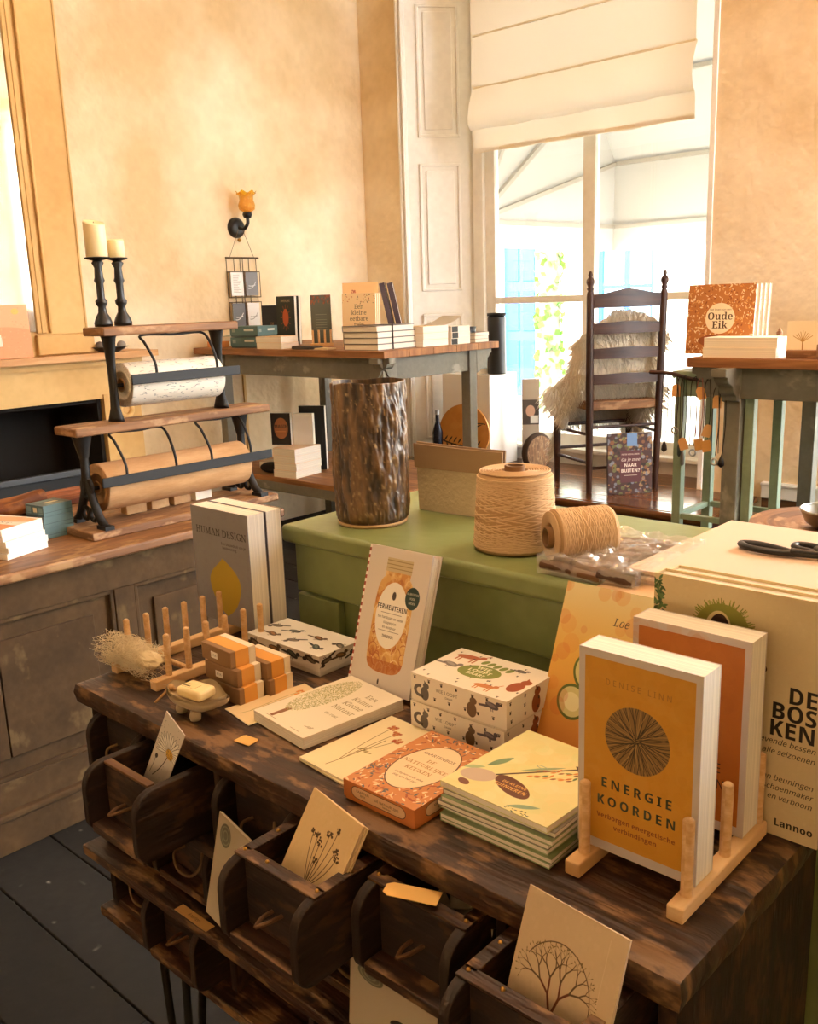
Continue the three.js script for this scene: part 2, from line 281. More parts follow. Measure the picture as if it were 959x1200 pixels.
// ---- roman blind
{
  const b = thing('roman_blind', 'cream linen roman blind half lowered over the window', 'blind', [0, 0, -4.965]);
  const xl = -3.93, xr = -2.425, prof = [];
  const fabric = new THREE.MeshPhysicalMaterial({ color: 0xf4ecdc, roughness: 0.95, transmission: 0.42, thickness: 0, bumpMap: M.white.bumpMap, bumpScale: 0.0006 });
  fabric.side = THREE.DoubleSide;
  const sheet = (pts, name, m, x0 = xl, x1 = xr) => {
    const nx = 36, g = new THREE.BufferGeometry(), pos = [], idx = [];
    pts.forEach(([y, z], j) => { for (let i = 0; i <= nx; i++) { const u = i / nx; const sag = Math.sin(u * Math.PI) * -0.006 + 0.004 * Math.sin(u * 23 + j); pos.push(lerp(x0, x1, u), y + sag * 0.6, z + sag); } });
    for (let j = 0; j < pts.length - 1; j++) for (let i = 0; i < nx; i++) { const a = j * (nx + 1) + i; idx.push(a, a + 1, a + nx + 1, a + 1, a + nx + 2, a + nx + 1); }
    g.setAttribute('position', new THREE.Float32BufferAttribute(pos, 3)); g.setIndex(idx); g.computeVertexNormals(); return part(b, name, wuv(g, 'x'), m);
  };
  const yb = 2.335, f1 = 2.53, f2 = 2.72, f3 = 3.02;
  sheet([[yb, 0.0], [yb + 0.01, 0.003], [2.45, 0.006], [2.478, 0.012]], 'lower_flap', fabric, xl + 0.01, xr - 0.005);
  sheet([[2.47, 0.02], [2.475, 0.034], [2.5, 0.05], [2.55, 0.056], [2.62, 0.045], [2.69, 0.02], [f2, 0.006]], 'fold_panel', fabric);
  sheet([[f2, 0.006], [f2 + 0.015, 0.016], [2.8, 0.018], [2.92, 0.014], [f3, 0.004]], 'fold_panel', fabric, xl + 0.006, xr - 0.006);
  sheet([[f3, 0.004], [f3 + 0.015, 0.012], [3.12, 0.014], [3.3, 0.01], [3.44, 0.0]], 'fold_panel', fabric, xl + 0.006, xr - 0.006);
  for (const y of [f2, f3]) part(b, 'seam_batten', mv(cyl(0.006, 0.006, xr - xl - 0.02, 8), (xl + xr) / 2, y, 0.006, 0, 0, Math.PI / 2), M.warmPaper);
  part(b, 'bottom_batten', rbox(xr - xl - 0.03, 0.02, 0.008), M.warmPaper, [(xl + xr) / 2, yb + 0.012, -0.006]);
  part(b, 'headrail', rbox(xr - xl + 0.06, 0.05, 0.06), M.white, [(xl + xr) / 2, 3.445, 0]);
}
// ---- chimney breast, mantelpiece and firebox
const XC = -4.45;
{
  const box = (x0, x1, y0, y1, z0, z1) => mv(new THREE.BoxGeometry(x1 - x0, y1 - y0, z1 - z0), (x0 + x1) / 2, (y0 + y1) / 2, (z0 + z1) / 2);
  const cb = structGroup('chimney_breast');
  part(cb, 'breast_wall', wuv(merge([box(XL, XC, 1.0, HC, -2.46, -0.3), box(XL, XC, 0, 1.0, -1.3, -0.3)]), 'y'), M.ochre);
  part(cb, 'base_block', rbox(0.03, 0.1, 0.3, 0.008, 'z'), M.ochre, [XC + 0.016, 1.285, -2.325]);
  const fr = (z, w, d) => part(cb, 'frame_moulding', rbox(d, HC - 1.34, w, 0.006, 'y'), M.ochre, [XC + d / 2, (HC + 1.34) / 2, z]);
  fr(-2.195, 0.022, 0.022); fr(-2.225, 0.028, 0.012); fr(-2.258, 0.014, 0.02); fr(-2.452, 0.01, 0.006);
  part(cb, 'mirror', bx(0.012, 1.9, 1.6), mat(0xd8d2c4, 0.06, { metalness: 1 }), [XC + 0.008, 2.3, -1.38]);
  part(cb, 'firebox_lining', merge([box(XL + 0.01, XL + 0.03, 0, 1.0, -2.46, -1.3), box(XL + 0.01, XC + 0.02, 0.98, 1.0, -2.46, -1.3), box(XL + 0.01, XC, 0, 0.01, -2.46, -1.3), box(XL + 0.01, XC + 0.03, 0, 1.0, -2.47, -2.45)]), M.brick);
  const m = thing('mantelpiece', 'ochre painted mantelpiece with wooden shelf around the black fireplace', 'mantelpiece');
  part(m, 'frieze', wuv(box(XC - 0.005, XC + 0.05, 1.0, 1.2, -2.69, -0.5), 'z'), M.ochre);
  part(m, 'frieze_moulding', wuv(box(XC + 0.05, XC + 0.07, 1.165, 1.2, -2.71, -0.5), 'z'), M.ochre);
  part(m, 'jamb', wuv(merge([box(XL + 0.002, XC + 0.05, 0, 1.0, -2.69, -2.5), box(XC - 0.02, XC + 0.06, 0, 1.02, -2.5, -2.475)]), 'y'), M.ochre);
  part(m, 'jamb', wuv(box(XC + 0.001, XC + 0.05, 0, 1.0, -1.3, -1.08), 'y'), M.ochre);
  part(m, 'mantel_shelf', wuv(box(XL + 0.002, XC + 0.12, 1.2, 1.232, -2.78, -0.4), 'z'), tint(M.beech, 0xe8d4b0));
  part(m, 'jamb_rosette', mv(new THREE.TorusGeometry(0.035, 0.014, 8, 20), XC + 0.052, 0.93, -2.6, 0, Math.PI / 2), M.ochre);
  const g = thing('fireplace_screen', 'low black iron plate standing in the fireplace', 'fire screen', [XC - 0.1, 0, -1.9]);
  part(g, 'plate', rbox(0.02, 0.62, 1.0, 0.004), M.iron, [0, 0.31, 0]);
  part(g, 'top_rail', rbox(0.03, 0.035, 1.02, 0.006), mat(0x4a4d50, 0.5, { metalness: 0.4 }), [0.012, 0.62, 0]);
  part(g, 'side_rail', rbox(0.03, 0.6, 0.03, 0.006), mat(0x4a4d50, 0.5, { metalness: 0.4 }), [0.012, 0.3, -0.5]);
}
// ---- pendant lamps above the displays (above the frame); each is a glowing bulb with its light
function pendant(x, y, z, cd, label, hex = 0xffd9b0) {
  const t = thing('pendant_lamp', label, 'lamp', [x, y, z], 0, 'pendant lamps on the ceiling');
  part(t, 'cable', cyl(0.003, 0.003, HC - y - 0.12, 6), M.cord, [0, (HC - y + 0.12) / 2, 0]);
  part(t, 'ceiling_rose', cyl(0.05, 0.05, 0.02, 20), M.blackPaint, [0, HC - y - 0.01, 0]);
  part(t, 'socket', cyl(0.02, 0.025, 0.07, 16), M.brass, [0, 0.09, 0]);
  part(t, 'bulb', new THREE.SphereGeometry(0.05, 20, 14), new THREE.MeshStandardMaterial({ color: 0xfff0d8, emissive: 0xffb866, emissiveIntensity: 3, roughness: 0.4 }));
  const l = new THREE.PointLight(hex, cd, 0, 2); l.castShadow = true; l.shadow.radius = 4; l.position.set(0, 0, 0); t.add(l); l.name = 'lamp_light';
}
pendant(-0.85, 2.7, -0.95, 3.2, 'glass bulb pendant over the drawer cabinet');
pendant(-2.75, 2.75, -1.3, 1.3, 'glass bulb pendant over the panelled counter');
pendant(-0.7, 2.75, -2.7, 3.6, 'amber glass bulb pendant over the table by the window pier', 0xff9844);
pendant(-2.5, 2.9, -2.5, 0.8, 'glass bulb pendant in the middle of the room');

// ================================================================ OUTSIDE THE WINDOW
{
  struct('street', bx(40, 0.1, 24), tint(M.white, 0x8a857c), [-5, -0.15, -17.4]);
  const f = thing('town_house', 'cream house front with blue door and blue sash windows across the street', 'building', [0, -0.1, -12]);
  const wall = tint(M.white, 0xfffaee), blue = mat(0x2f6fb0, 0.5), blueD = mat(0x1f4f8a, 0.5), pane = mat(0x9fc2d8, 0.1);
  const bxs = []; const dz = 0.3, H = 5.2;
  const dl = -9.0, dr = -8.35, wl = -7.3, wr = -6.4, w2l = -5.55, w2r = -4.6, top = 2.5, wb = 0.95;
  const wbx = (a, b, c, d) => bxs.push(mv(new THREE.BoxGeometry(b - a, d - c, dz), (a + b) / 2, (c + d) / 2, -dz / 2));
  wbx(-16, dl, 0, H); wbx(dr, wl, 0, H); wbx(wr, w2l, 0, H); wbx(w2r, 4, 0, H); wbx(dl, dr, 2.45, H); wbx(wl, wr, 0, wb); wbx(wl, wr, top, H); wbx(w2l, w2r, 0, wb); wbx(w2l, w2r, top, H);
  part(f, 'house_wall', wuv(merge(bxs), 'x'), wall);
  const d = sub(f, 'door', [(dl + dr) / 2, 0, -0.12]);
  part(d, 'door_leaf', rbox(dr - dl, 2.45, 0.06, 0.004, 'y'), blue, [0, 1.225, 0]);
  for (const [yy, hh] of [[0.5, 0.7], [1.3, 0.6], [2.0, 0.5]]) for (const s of [-1, 1]) part(d, 'door_panel', rbox(0.22, hh, 0.03, 0.01), blueD, [s * 0.15, yy, 0.035]);
  for (const [a, b] of [[wl, wr], [w2l, w2r]]) {
    const w = sub(f, 'window', [(a + b) / 2, 0, -0.1]), ww = b - a;
    part(w, 'window_frame', merge([mv(rbox(0.07, top - wb, 0.08), -ww / 2 + 0.035, (top + wb) / 2, 0), mv(rbox(0.07, top - wb, 0.08), ww / 2 - 0.035, (top + wb) / 2, 0), mv(rbox(0.07, top - wb, 0.08), 0, (top + wb) / 2, 0), mv(rbox(ww, 0.07, 0.08), 0, wb + 0.035, 0), mv(rbox(ww, 0.05, 0.07), 0, 1.62, 0), mv(rbox(ww, 0.07, 0.08), 0, top - 0.035, 0)]), blue);
    for (const s of [-1, 1]) for (const [y0, y1] of [[wb, 1.6], [1.64, top]]) part(w, 'pane', new THREE.BoxGeometry(ww / 2 - 0.1, y1 - y0 - 0.05, 0.01), pane, [s * ww / 4, (y0 + y1) / 2, -0.01]);
  }
  // street tree with ivy
  const t = thing('street_tree', 'ivy covered tree trunk on the pavement outside', 'tree', [-7.35, -0.1, -10.9]);
  part(t, 'trunk', lathe([[0.19, 0], [0.15, 0.5], [0.14, 2], [0.15, 3.6], [0.1, 4.2], [0.0, 4.4]], 14), tint(M.greyPaint, 0xe8e0d0));
  const leaf = new THREE.PlaneGeometry(0.07, 0.08); leaf.rotateX(-0.4);
  const inst = new THREE.InstancedMesh(leaf, new THREE.MeshPhysicalMaterial({ color: 0x7fb84a, roughness: 0.8, transmission: 0.3, thickness: 0, side: THREE.DoubleSide }), 420), o3 = new THREE.Object3D(), c = new THREE.Color();
  for (let i = 0; i < 420; i++) { const a = rnd(0, 6.28), y = Math.pow(rnd(), 0.8) * 3.9, r = 0.15 + rnd(0, 0.05) + (y > 3.0 ? rnd(0, 0.9) : 0); o3.position.set(Math.cos(a) * r, y + (y > 3 ? rnd(-0.2, 0.8) : 0), Math.sin(a) * r); o3.rotation.set(rnd(-1, 1), rnd(0, 6.28), rnd(-1, 1)); o3.updateMatrix(); inst.setMatrixAt(i, o3.matrix); inst.setColorAt(i, c.setHSL(0.24 + rnd(-0.03, 0.04), 0.4, 0.4 + rnd(0, 0.3))); }
  inst.name = 'ivy_leaves'; inst.userData.kind = 'stuff'; inst.castShadow = true; t.add(inst);
  // hood awning: U-shaped frames fanned out from pivots on the wall, cloth stretched over them
  const a = thing('hood_awning', 'white canvas hood awning with grey frames and plain valance outside the window', 'awning');
  const xa = -4.3, xb = -2.0, P = V(xa, 1.97, -5.45);
  const tips = [[1.99, -7.35], [2.5, -7.36], [3.05, -6.95], [3.45, -6.35], [3.6, -5.5]];
  const cloth = new THREE.MeshPhysicalMaterial({ color: 0xbcbcb8, roughness: 0.95, transmission: 0.02, thickness: 0, side: THREE.DoubleSide });
  const quad = (n, p) => { const g = new THREE.BufferGeometry(); g.setAttribute('position', new THREE.Float32BufferAttribute(p.flat(), 3)); g.setIndex(p.length === 4 ? [0, 1, 2, 0, 2, 3] : [0, 1, 2]); g.computeVertexNormals(); g.setAttribute('uv', new THREE.Float32BufferAttribute(p.flatMap(() => [0, 0]), 2)); return part(a, n, g, cloth); };
  const barM = mat(0xa9a49a, 0.6);
  tips.forEach(([y, z], i) => {
    part(a, 'frame_bar', merge([bar([xa, P.y, P.z], [xa, y, z], 0.035, 0.03), bar([xa, y, z], [xb, y, z], 0.03, 0.035), bar([xb, P.y, P.z], [xb, y, z], 0.035, 0.03)]), barM);
    if (i) {
      const [y0, z0] = tips[i - 1], q = 0.018;
      quad('canvas_panel', [[xa - q, y0 + q, z0 - q], [xb + q, y0 + q, z0 - q], [xb + q, y + q, z - q], [xa - q, y + q, z - q]]);
      quad('side_panel', [[xa - q, P.y, P.z], [xa - q, y0 + q, z0 - q], [xa - q, y + q, z - q]]); quad('side_panel', [[xb + q, P.y, P.z], [xb + q, y + q, z - q], [xb + q, y0 + q, z0 - q]]);
    }
  });
  quad('valance', [[xa - 0.02, 2.01, -7.369], [xb + 0.02, 2.01, -7.369], [xb + 0.02, 1.79, -7.369], [xa - 0.02, 1.79, -7.369]]);
  quad('valance', [[xa - 0.02, 1.98, -5.4], [xa - 0.02, 2.01, -7.369], [xa - 0.02, 1.79, -7.369], [xa - 0.02, 1.79, -5.4]]);
}
// ================================================================ FURNITURE
const T = 0.92, GR = 1.09, CT = 0.785, LT = 1.2;
// ---- old drawer cabinet in front, three rows of mould-like drawers on hairpin legs
const DZ = -0.605;
{
  const c = thing('drawer_cabinet', 'dark worn wooden cabinet of small drawers on black hairpin legs', 'cabinet');
  const x0 = -1.235, x1 = -0.278, zf = -0.598, zk = -0.945, y0 = 0.55;
  // top: a worn slab with an uneven front edge
  const sl = new RoundedBoxGeometry(x1 - x0, 0.03, zf - zk, 3, 0.006), sp = sl.attributes.position;
  const g2 = new THREE.BoxGeometry(x1 - x0, 0.03, zf - zk, 90, 2, 24), p2 = g2.attributes.position;
  for (let i = 0; i < p2.count; i++) {
    const X = p2.getX(i), Y = p2.getY(i), Z = p2.getZ(i), ex = Math.abs(X) > (x1 - x0) / 2 - 0.001, ez = Z > (zf - zk) / 2 - 0.001, n = fbm(X * 2.1 + 5, Z * 2 + 3, 16, 16, 3, 8) - 0.5, n2 = fbm(X * 3 + 7, 0.3, 40, 8, 3, 19) - 0.5;
    if (ez) p2.setZ(i, Z + n2 * 0.004 - (Math.abs(Y) > 0.014 ? 0.003 : 0));
    if (ex) p2.setX(i, X + Math.sign(X) * (n * 0.006 - (Math.abs(Y) > 0.014 ? 0.003 : 0)));
    if (Y > 0.014) p2.setY(i, Y + (ez || ex ? -0.003 : 0) + n * 0.0006);
  }
  g2.computeVertexNormals(); sp; part(c, 'top', wuv(g2, 'x'), M.oldTop, [(x0 + x1) / 2, T - 0.0155, (zf + zk) / 2]);
  const W = x1 - x0 - 0.03, xc = (x0 + x1) / 2;
  part(c, 'side_panel', rbox(0.018, T - 0.03 - y0, zf - zk - 0.03, 0.002, 'y'), M.oldWood, [x1 - 0.02, (T - 0.03 + y0) / 2, (zf + zk) / 2 - 0.002]);
  part(c, 'side_panel', rbox(0.018, T - 0.03 - y0, zf - zk - 0.03, 0.002, 'y'), M.oldWood, [x0 + 0.025, (T - 0.03 + y0) / 2, (zf + zk) / 2 - 0.002]);
  part(c, 'back_panel', bx(W, T - 0.03 - y0, 0.012), M.oldWood, [xc, (T - 0.03 + y0) / 2, zk + 0.014]);
  const rails = [0.785, 0.672, 0.56];
  rails.forEach((y, i) => { const ex = i === 1 ? 0.022 : 0.006; part(c, 'rail', rbox(W, 0.016, zf - zk - 0.01 + ex, 0.003), i ? M.oldTop : M.oldWood, [xc, y - 0.008, (zf + zk) / 2 + 0.005 + ex / 2]); });
  const cols = [-1.137, -1.0, -0.828, -0.688, -0.546, -0.39], walls = [-1.0675, -0.913, -0.757, -0.617, -0.468];
  for (const x of walls) part(c, 'upright', rbox(0.012, T - 0.03 - y0, zf - zk - 0.02, 0.002, 'y'), M.oldWood, [x, (T - 0.03 + y0) / 2, (zf + zk) / 2 - 0.006]);
  for (const [lx, lz] of [[x0 + 0.16, zf - 0.03], [x1 - 0.1, zf - 0.03], [x0 + 0.16, zk + 0.06], [x1 - 0.1, zk + 0.06]]) {
    const tip = [lx + (lx > xc ? 0.01 : 0.03), 0.004, lz + 0.02];
    part(c, 'hairpin_leg', merge([rod([lx - 0.04, y0, lz], tip, 0.006, 0.006, 8), rod([lx + 0.04, y0, lz - 0.02], tip, 0.006, 0.006, 8), rod([lx + 0.055, y0, lz + 0.02], tip, 0.006, 0.006, 8), mv(new THREE.SphereGeometry(0.008, 8, 6), ...tip), mv(new THREE.BoxGeometry(0.12, 0.006, 0.06), lx, y0 - 0.003, lz)]), M.iron);
  }
  // one drawer: two rounded cheeks, front board set back between them, lip, bottom, back, rope pull
  const dw = 0.128, dh = 0.09, dd = 0.27;
  const cheek = new THREE.Shape(); cheek.moveTo(-dd, 0.006); cheek.lineTo(-0.02, 0.0); cheek.quadraticCurveTo(0, 0.002, 0, 0.02); cheek.lineTo(0, dh - 0.03); cheek.quadraticCurveTo(-0.001, dh - 0.005, -0.026, dh); cheek.lineTo(-dd, dh); cheek.closePath();
  const cheekG = extr(cheek, 0.009, 0.0015, 'x').rotateY(-Math.PI / 2);
  function drawer(x, y, z, o = {}) {
    const d = sub(c, 'drawer', [x, y, z], o.turn ?? 0), w = o.w ?? dw;
    for (const s of [-1, 1]) part(d, 'cheek', cheekG, M.oldWood, [s * (w / 2 - 0.006) + 0.0045, 0, 0]);
    part(d, 'front_board', rbox(w - 0.026, dh - 0.012, 0.01, 0.002), M.oldWood, [0, dh / 2 + 0.004, -0.032]);
    part(d, 'lip', rbox(w - 0.026, 0.012, 0.026, 0.002), M.oldTop, [0, 0.009, -0.014]);
    part(d, 'bottom', bx(w - 0.026, 0.006, dd - 0.04), M.oldWood, [0, 0.008, -dd / 2 - 0.018]);
    part(d, 'back_board', bx(w - 0.026, dh - 0.02, 0.008), M.oldWood, [0, dh / 2, -dd + 0.006]);
    part(d, 'front_edge', rbox(w - 0.026, 0.004, 0.011, 0.001), M.oldEdge, [0, dh + 0.0005, -0.032]);
    for (const s of [-1, 1]) part(d, 'worn_edge', rbox(0.011, 0.0035, 0.018, 0.0015), M.oldEdge, [s * (w / 2 - 0.006), dh - 0.006, -0.017], [0.35, 0, 0]);
    if (o.strip) {
      const st = M.oldTop;
      part(d, 'rim_strip', merge([mv(rbox(w, 0.003, 0.016, 0.001), 0, 0, -0.032), mv(rbox(0.014, 0.003, dd - 0.05, 0.001), -w / 2 + 0.007, 0, -dd / 2 - 0.01), mv(rbox(0.014, 0.003, dd - 0.05, 0.001), w / 2 - 0.007, 0, -dd / 2 - 0.01)]), st, [0, dh + 0.003, 0]);
      for (const [nx, nz] of [[-w / 2 + 0.007, -0.034], [w / 2 - 0.007, -0.034], [-0.02, -0.034], [-w / 2 + 0.007, -0.08], [w / 2 - 0.007, -0.08]]) part(d, 'nail', new THREE.SphereGeometry(0.0025, 8, 6), M.brass, [nx, dh + 0.0045, nz]);
    }
    const lp = o.loop ?? 'u';
    if (lp === 'ring') part(d, 'rope_pull', tube([[-0.022, 0.05, -0.026], [-0.03, 0.044, -0.014], [-0.016, 0.03, -0.006], [0.016, 0.03, -0.006], [0.03, 0.046, -0.014], [0.02, 0.06, -0.026]], 0.0022, 30, 6), mat(0x6b5338, 0.9));
    else part(d, 'leather_pull', merge([tube([[-0.008, 0.045, -0.03], [-0.007, 0.046, -0.012], [-0.003, 0.044, 0.0]], 0.0024, 14, 6), tube([[0.008, 0.047, -0.03], [0.004, 0.046, -0.012], [-0.003, 0.044, 0.0]], 0.0024, 14, 6)]), M.oldEdge);
    return d;
  }
  const yr = [0.787, 0.674, 0.5625];
  drawer(cols[0], yr[0], -0.592, { loop: 'ring', w: 0.122 });
  drawer(cols[1], yr[0], -0.512);
  drawer(cols[2], yr[0], -0.594, { loop: 'ring', w: 0.14 });
  drawer(cols[3], yr[0], -0.496, { strip: 1 });
  drawer(cols[4], yr[0], -0.555, { strip: 1 });
  drawer(cols[5], yr[0], -0.506, { strip: 1 });
  drawer(cols[0], yr[1], -0.6, { loop: 'ring', w: 0.122 }); drawer(cols[1], yr[1], -0.602, { loop: 'ring', w: 0.134 });
  drawer(cols[0], yr[2], -0.605, { w: 0.122, loop: 'ring' }); drawer(cols[1] - 0.002, yr[2], -0.575, { w: 0.128 });
  drawer(cols[3], yr[1], -0.61, { loop: 'ring' }); drawer(cols[5], yr[1], -0.6, {}); drawer(cols[2], yr[2], -0.64, { loop: 'ring', w: 0.134 }); drawer(cols[3], yr[2], -0.64, {}); drawer(cols[4], yr[2], -0.6, {}); drawer(cols[5], yr[2], -0.6, {});
}
// ---- green painted counter
{
  const c = thing('green_counter', 'olive green painted wooden counter with rounded top edge', 'counter');
  const x0 = -1.187, x1 = 0.35, zf = -0.965, zk = -1.345;
  part(c, 'top', rbox(x1 - x0, 0.03, zf - zk, 0.008, 'x', 3), M.green, [(x0 + x1) / 2, GR - 0.015, (zf + zk) / 2]);
  part(c, 'carcass', bx(x1 - x0 - 0.04, GR - 0.03, zf - zk - 0.05), M.green, [(x0 + x1) / 2, (GR - 0.03) / 2, (zf + zk) / 2 - 0.006]);
  const fz = zf - 0.024;
  part(c, 'top_rail', rbox(x1 - x0 - 0.03, 0.085, 0.014, 0.003), M.green, [(x0 + x1) / 2, GR - 0.073, fz]);
  part(c, 'bottom_rail', rbox(x1 - x0 - 0.03, 0.12, 0.014, 0.003), M.green, [(x0 + x1) / 2, 0.06, fz]);
  for (const x of [x0 + 0.065, -0.42, x1 - 0.065]) part(c, 'stile', rbox(0.1, GR - 0.24, 0.014, 0.003, 'y'), M.green, [x, 0.545, fz]);
}
// ---- panelled counter on the left
{
  const c = thing('panelled_counter', 'long brown grey panelled counter with wooden top by the fireplace', 'counter');
  const xf = -2.395, z0 = 0.6, z1 = -1.93;
  part(c, 'counter_top', rbox(0.94, 0.03, z0 - z1 + 0.03, 0.008, 'z', 3), M.counterTop, [-2.83, CT - 0.015, (z0 + z1) / 2]);
  part(c, 'carcass', bx(0.84, CT - 0.03, z0 - z1 - 0.02, 'z'), M.counter, [xf - 0.44, (CT - 0.03) / 2, (z0 + z1) / 2]);
  const fr = (n, za, zb, ya, yb, d = 0.018) => part(c, n, rbox(d, yb - ya, Math.abs(zb - za), 0.003, yb - ya > Math.abs(zb - za) ? 'y' : 'z'), M.counter, [xf - 0.02 + d / 2, (ya + yb) / 2, (za + zb) / 2]);
  fr('top_rail', z0, z1, 0.655, CT - 0.03); fr('bottom_rail', z0, z1, 0.1, 0.2);
  const yT = 0.655, yB = 0.2, stiles = [[-1.885, z1], [-1.32, -1.385]], pan = [[-1.885, -1.385], [-1.32, -0.62], [-0.55, 0.1]];
  for (const [a, b] of [[z1, -1.885], [-1.32, -1.385], [-0.62, -0.55], [0.1, 0.6]]) fr('stile', a, b, yB, yT);
  stiles;
  for (const [a, b] of pan) {
    const zA = Math.min(a, b), zB = Math.max(a, b), k = 0.014;
    const moul = merge([mv(rbox(0.014, k, zB - zA, 0.004), 0, yT - k / 2, (zA + zB) / 2), mv(rbox(0.014, k, zB - zA, 0.004), 0, yB + k / 2, (zA + zB) / 2), mv(rbox(0.014, yT - yB, k, 0.004), 0, (yT + yB) / 2, zA + k / 2), mv(rbox(0.014, yT - yB, k, 0.004), 0, (yT + yB) / 2, zB - k / 2)]);
    part(c, 'panel_moulding', moul, M.counter, [xf - 0.012, 0, 0]);
    const w = (zB - zA - 0.13) / 2, zm = (zA + zB) / 2;
    for (const s of [-1, 1]) part(c, 'panel_board', rbox(0.01, yT - yB - 0.12, w - 0.003, 0.003, 'y'), M.counter, [xf - 0.015, (yT + yB) / 2, zm + s * w / 2]);
  }
  part(c, 'plinth', rbox(0.03, 0.1, z0 - z1, 0.004, 'z'), M.counter, [xf - 0.002, 0.05, (z0 + z1) / 2]);
  part(c, 'plinth_moulding', rbox(0.04, 0.022, z0 - z1, 0.009, 'z'), M.counter, [xf + 0.001, 0.107, (z0 + z1) / 2]);
}
// ---- two tall grey tables with wooden tops and corbels
function corbel(parent, p, turn) {
  const s = new THREE.Shape(); s.moveTo(0, 0); s.lineTo(0.13, 0); s.lineTo(0.13, -0.022); s.lineTo(0.115, -0.026); s.bezierCurveTo(0.105, -0.06, 0.075, -0.045, 0.065, -0.07); s.bezierCurveTo(0.06, -0.1, 0.035, -0.085, 0.03, -0.115); s.lineTo(0, -0.125); s.closePath();
  part(parent, 'corbel', extr(s, 0.05, 0.003, 'x').translate(0, 0, -0.025), M.greyPaint, p, [0, turn, 0]);
}
function tallTable(label, x0, x1, zf, zk, legs, cor) {
  const t = thing('display_table', label, 'table'), n = 5, bw = (zf - zk) / n;
  for (let i = 0; i < n; i++) part(t, 'top_plank', rbox(x1 - x0, 0.036, bw - 0.002, 0.003), M.tableTop, [(x0 + x1) / 2, LT - 0.018, zf - bw * (i + 0.5)]);
  const a0 = 1.05, a1 = LT - 0.036, ins = 0.05;
  for (const z of [zf - ins - 0.01, zk + ins + 0.01]) part(t, 'apron', rbox(x1 - x0 - 2 * ins, a1 - a0, 0.025, 0.003), M.greyPaint, [(x0 + x1) / 2, (a0 + a1) / 2, z]);
  for (const x of [x0 + ins + 0.01, x1 - ins - 0.01]) part(t, 'apron', rbox(0.025, a1 - a0, zf - zk - 2 * ins, 0.003, 'z'), M.greyPaint, [x, (a0 + a1) / 2, (zf + zk) / 2]);
  for (const [x, z] of legs) part(t, 'leg', rbox(0.062, a1, 0.062, 0.004, 'y'), M.greyPaint, [x, a1 / 2, z]);
  for (const [p, r] of cor) corbel(t, p, r);
  return t;
}
const LTX0 = -4.82, LTX1 = -3.221, LTZ0 = -3.338, LTZ1 = -4.273;
{
  const t = tallTable('tall grey table with wooden top and scrolled brackets against the plaster wall', LTX0, LTX1, LTZ0, LTZ1, [[-4.61, LTZ0 - 0.065], [LTX1 - 0.075, LTZ0 - 0.065], [-3.285, -4.08], [-4.61, LTZ1 + 0.065]],
    [[[LTX1 - 0.12, LT - 0.037, LTZ0 - 0.05], 0], [[LTX1 - 0.06, LT - 0.037, LTZ0 - 0.12], -Math.PI / 2], [[LTX1 - 0.06, LT - 0.037, LTZ1 + 0.16], Math.PI / 2]]);
  part(t, 'lower_shelf', rbox(-3.25 + 4.72, 0.03, 0.86, 0.003), M.tableTop, [(-3.25 - 4.72) / 2, 0.455, (LTZ0 + LTZ1) / 2]);
  part(t, 'shelf_rail', rbox(-3.25 + 4.72, 0.06, 0.022, 0.003), M.greyPaint, [(-3.25 - 4.72) / 2, 0.415, LTZ0 - 0.05]);
}
const RTX0 = -1.627, RTZ0 = -3.325, RTZ1 = -4.25;
tallTable('tall grey table with wooden top holding an oak book beside the window pier', RTX0, -0.5, RTZ0, RTZ1, [[-1.462, RTZ0 - 0.075], [-0.63, RTZ0 - 0.075], [-1.462, RTZ1 + 0.05], [-0.63, RTZ1 + 0.05]], [[[-1.49, LT - 0.037, RTZ0 - 0.065], Math.PI], [[-1.462, LT - 0.037, RTZ0 - 0.05], -Math.PI / 2]]);
// ---- sage green stand with necklaces, tucked under that table
{
  const t = thing('green_stand', 'sage green painted wooden stand tucked under the grey table', 'stand');
  const xs = [-1.69, -1.408], zs = [-3.418, -3.69], h = 1.145;
  for (const x of xs) for (const z of zs) part(t, 'leg', rbox(0.036, h - 0.03, 0.036, 0.003, 'y'), M.sage, [x, (h - 0.03) / 2, z]);
  const xm = (xs[0] + xs[1]) / 2, zm = (zs[0] + zs[1]) / 2;
  part(t, 'seat', rbox(0.34, 0.028, 0.33, 0.005), M.sage, [xm, h - 0.016, zm]);
  for (const z of zs) { part(t, 'top_rail', rbox(0.25, 0.07, 0.018, 0.003), M.sage, [xm, h - 0.066, z]); part(t, 'stretcher', rbox(0.25, 0.022, 0.022, 0.003), M.sage, [xm, 0.565, z]); }
  for (const x of xs) { part(t, 'top_rail', rbox(0.018, 0.07, 0.24, 0.003, 'z'), M.sage, [x, h - 0.066, zm]); part(t, 'stretcher', rbox(0.022, 0.022, 0.24, 0.003, 'z'), M.sage, [x, 0.565, zm]); }
}
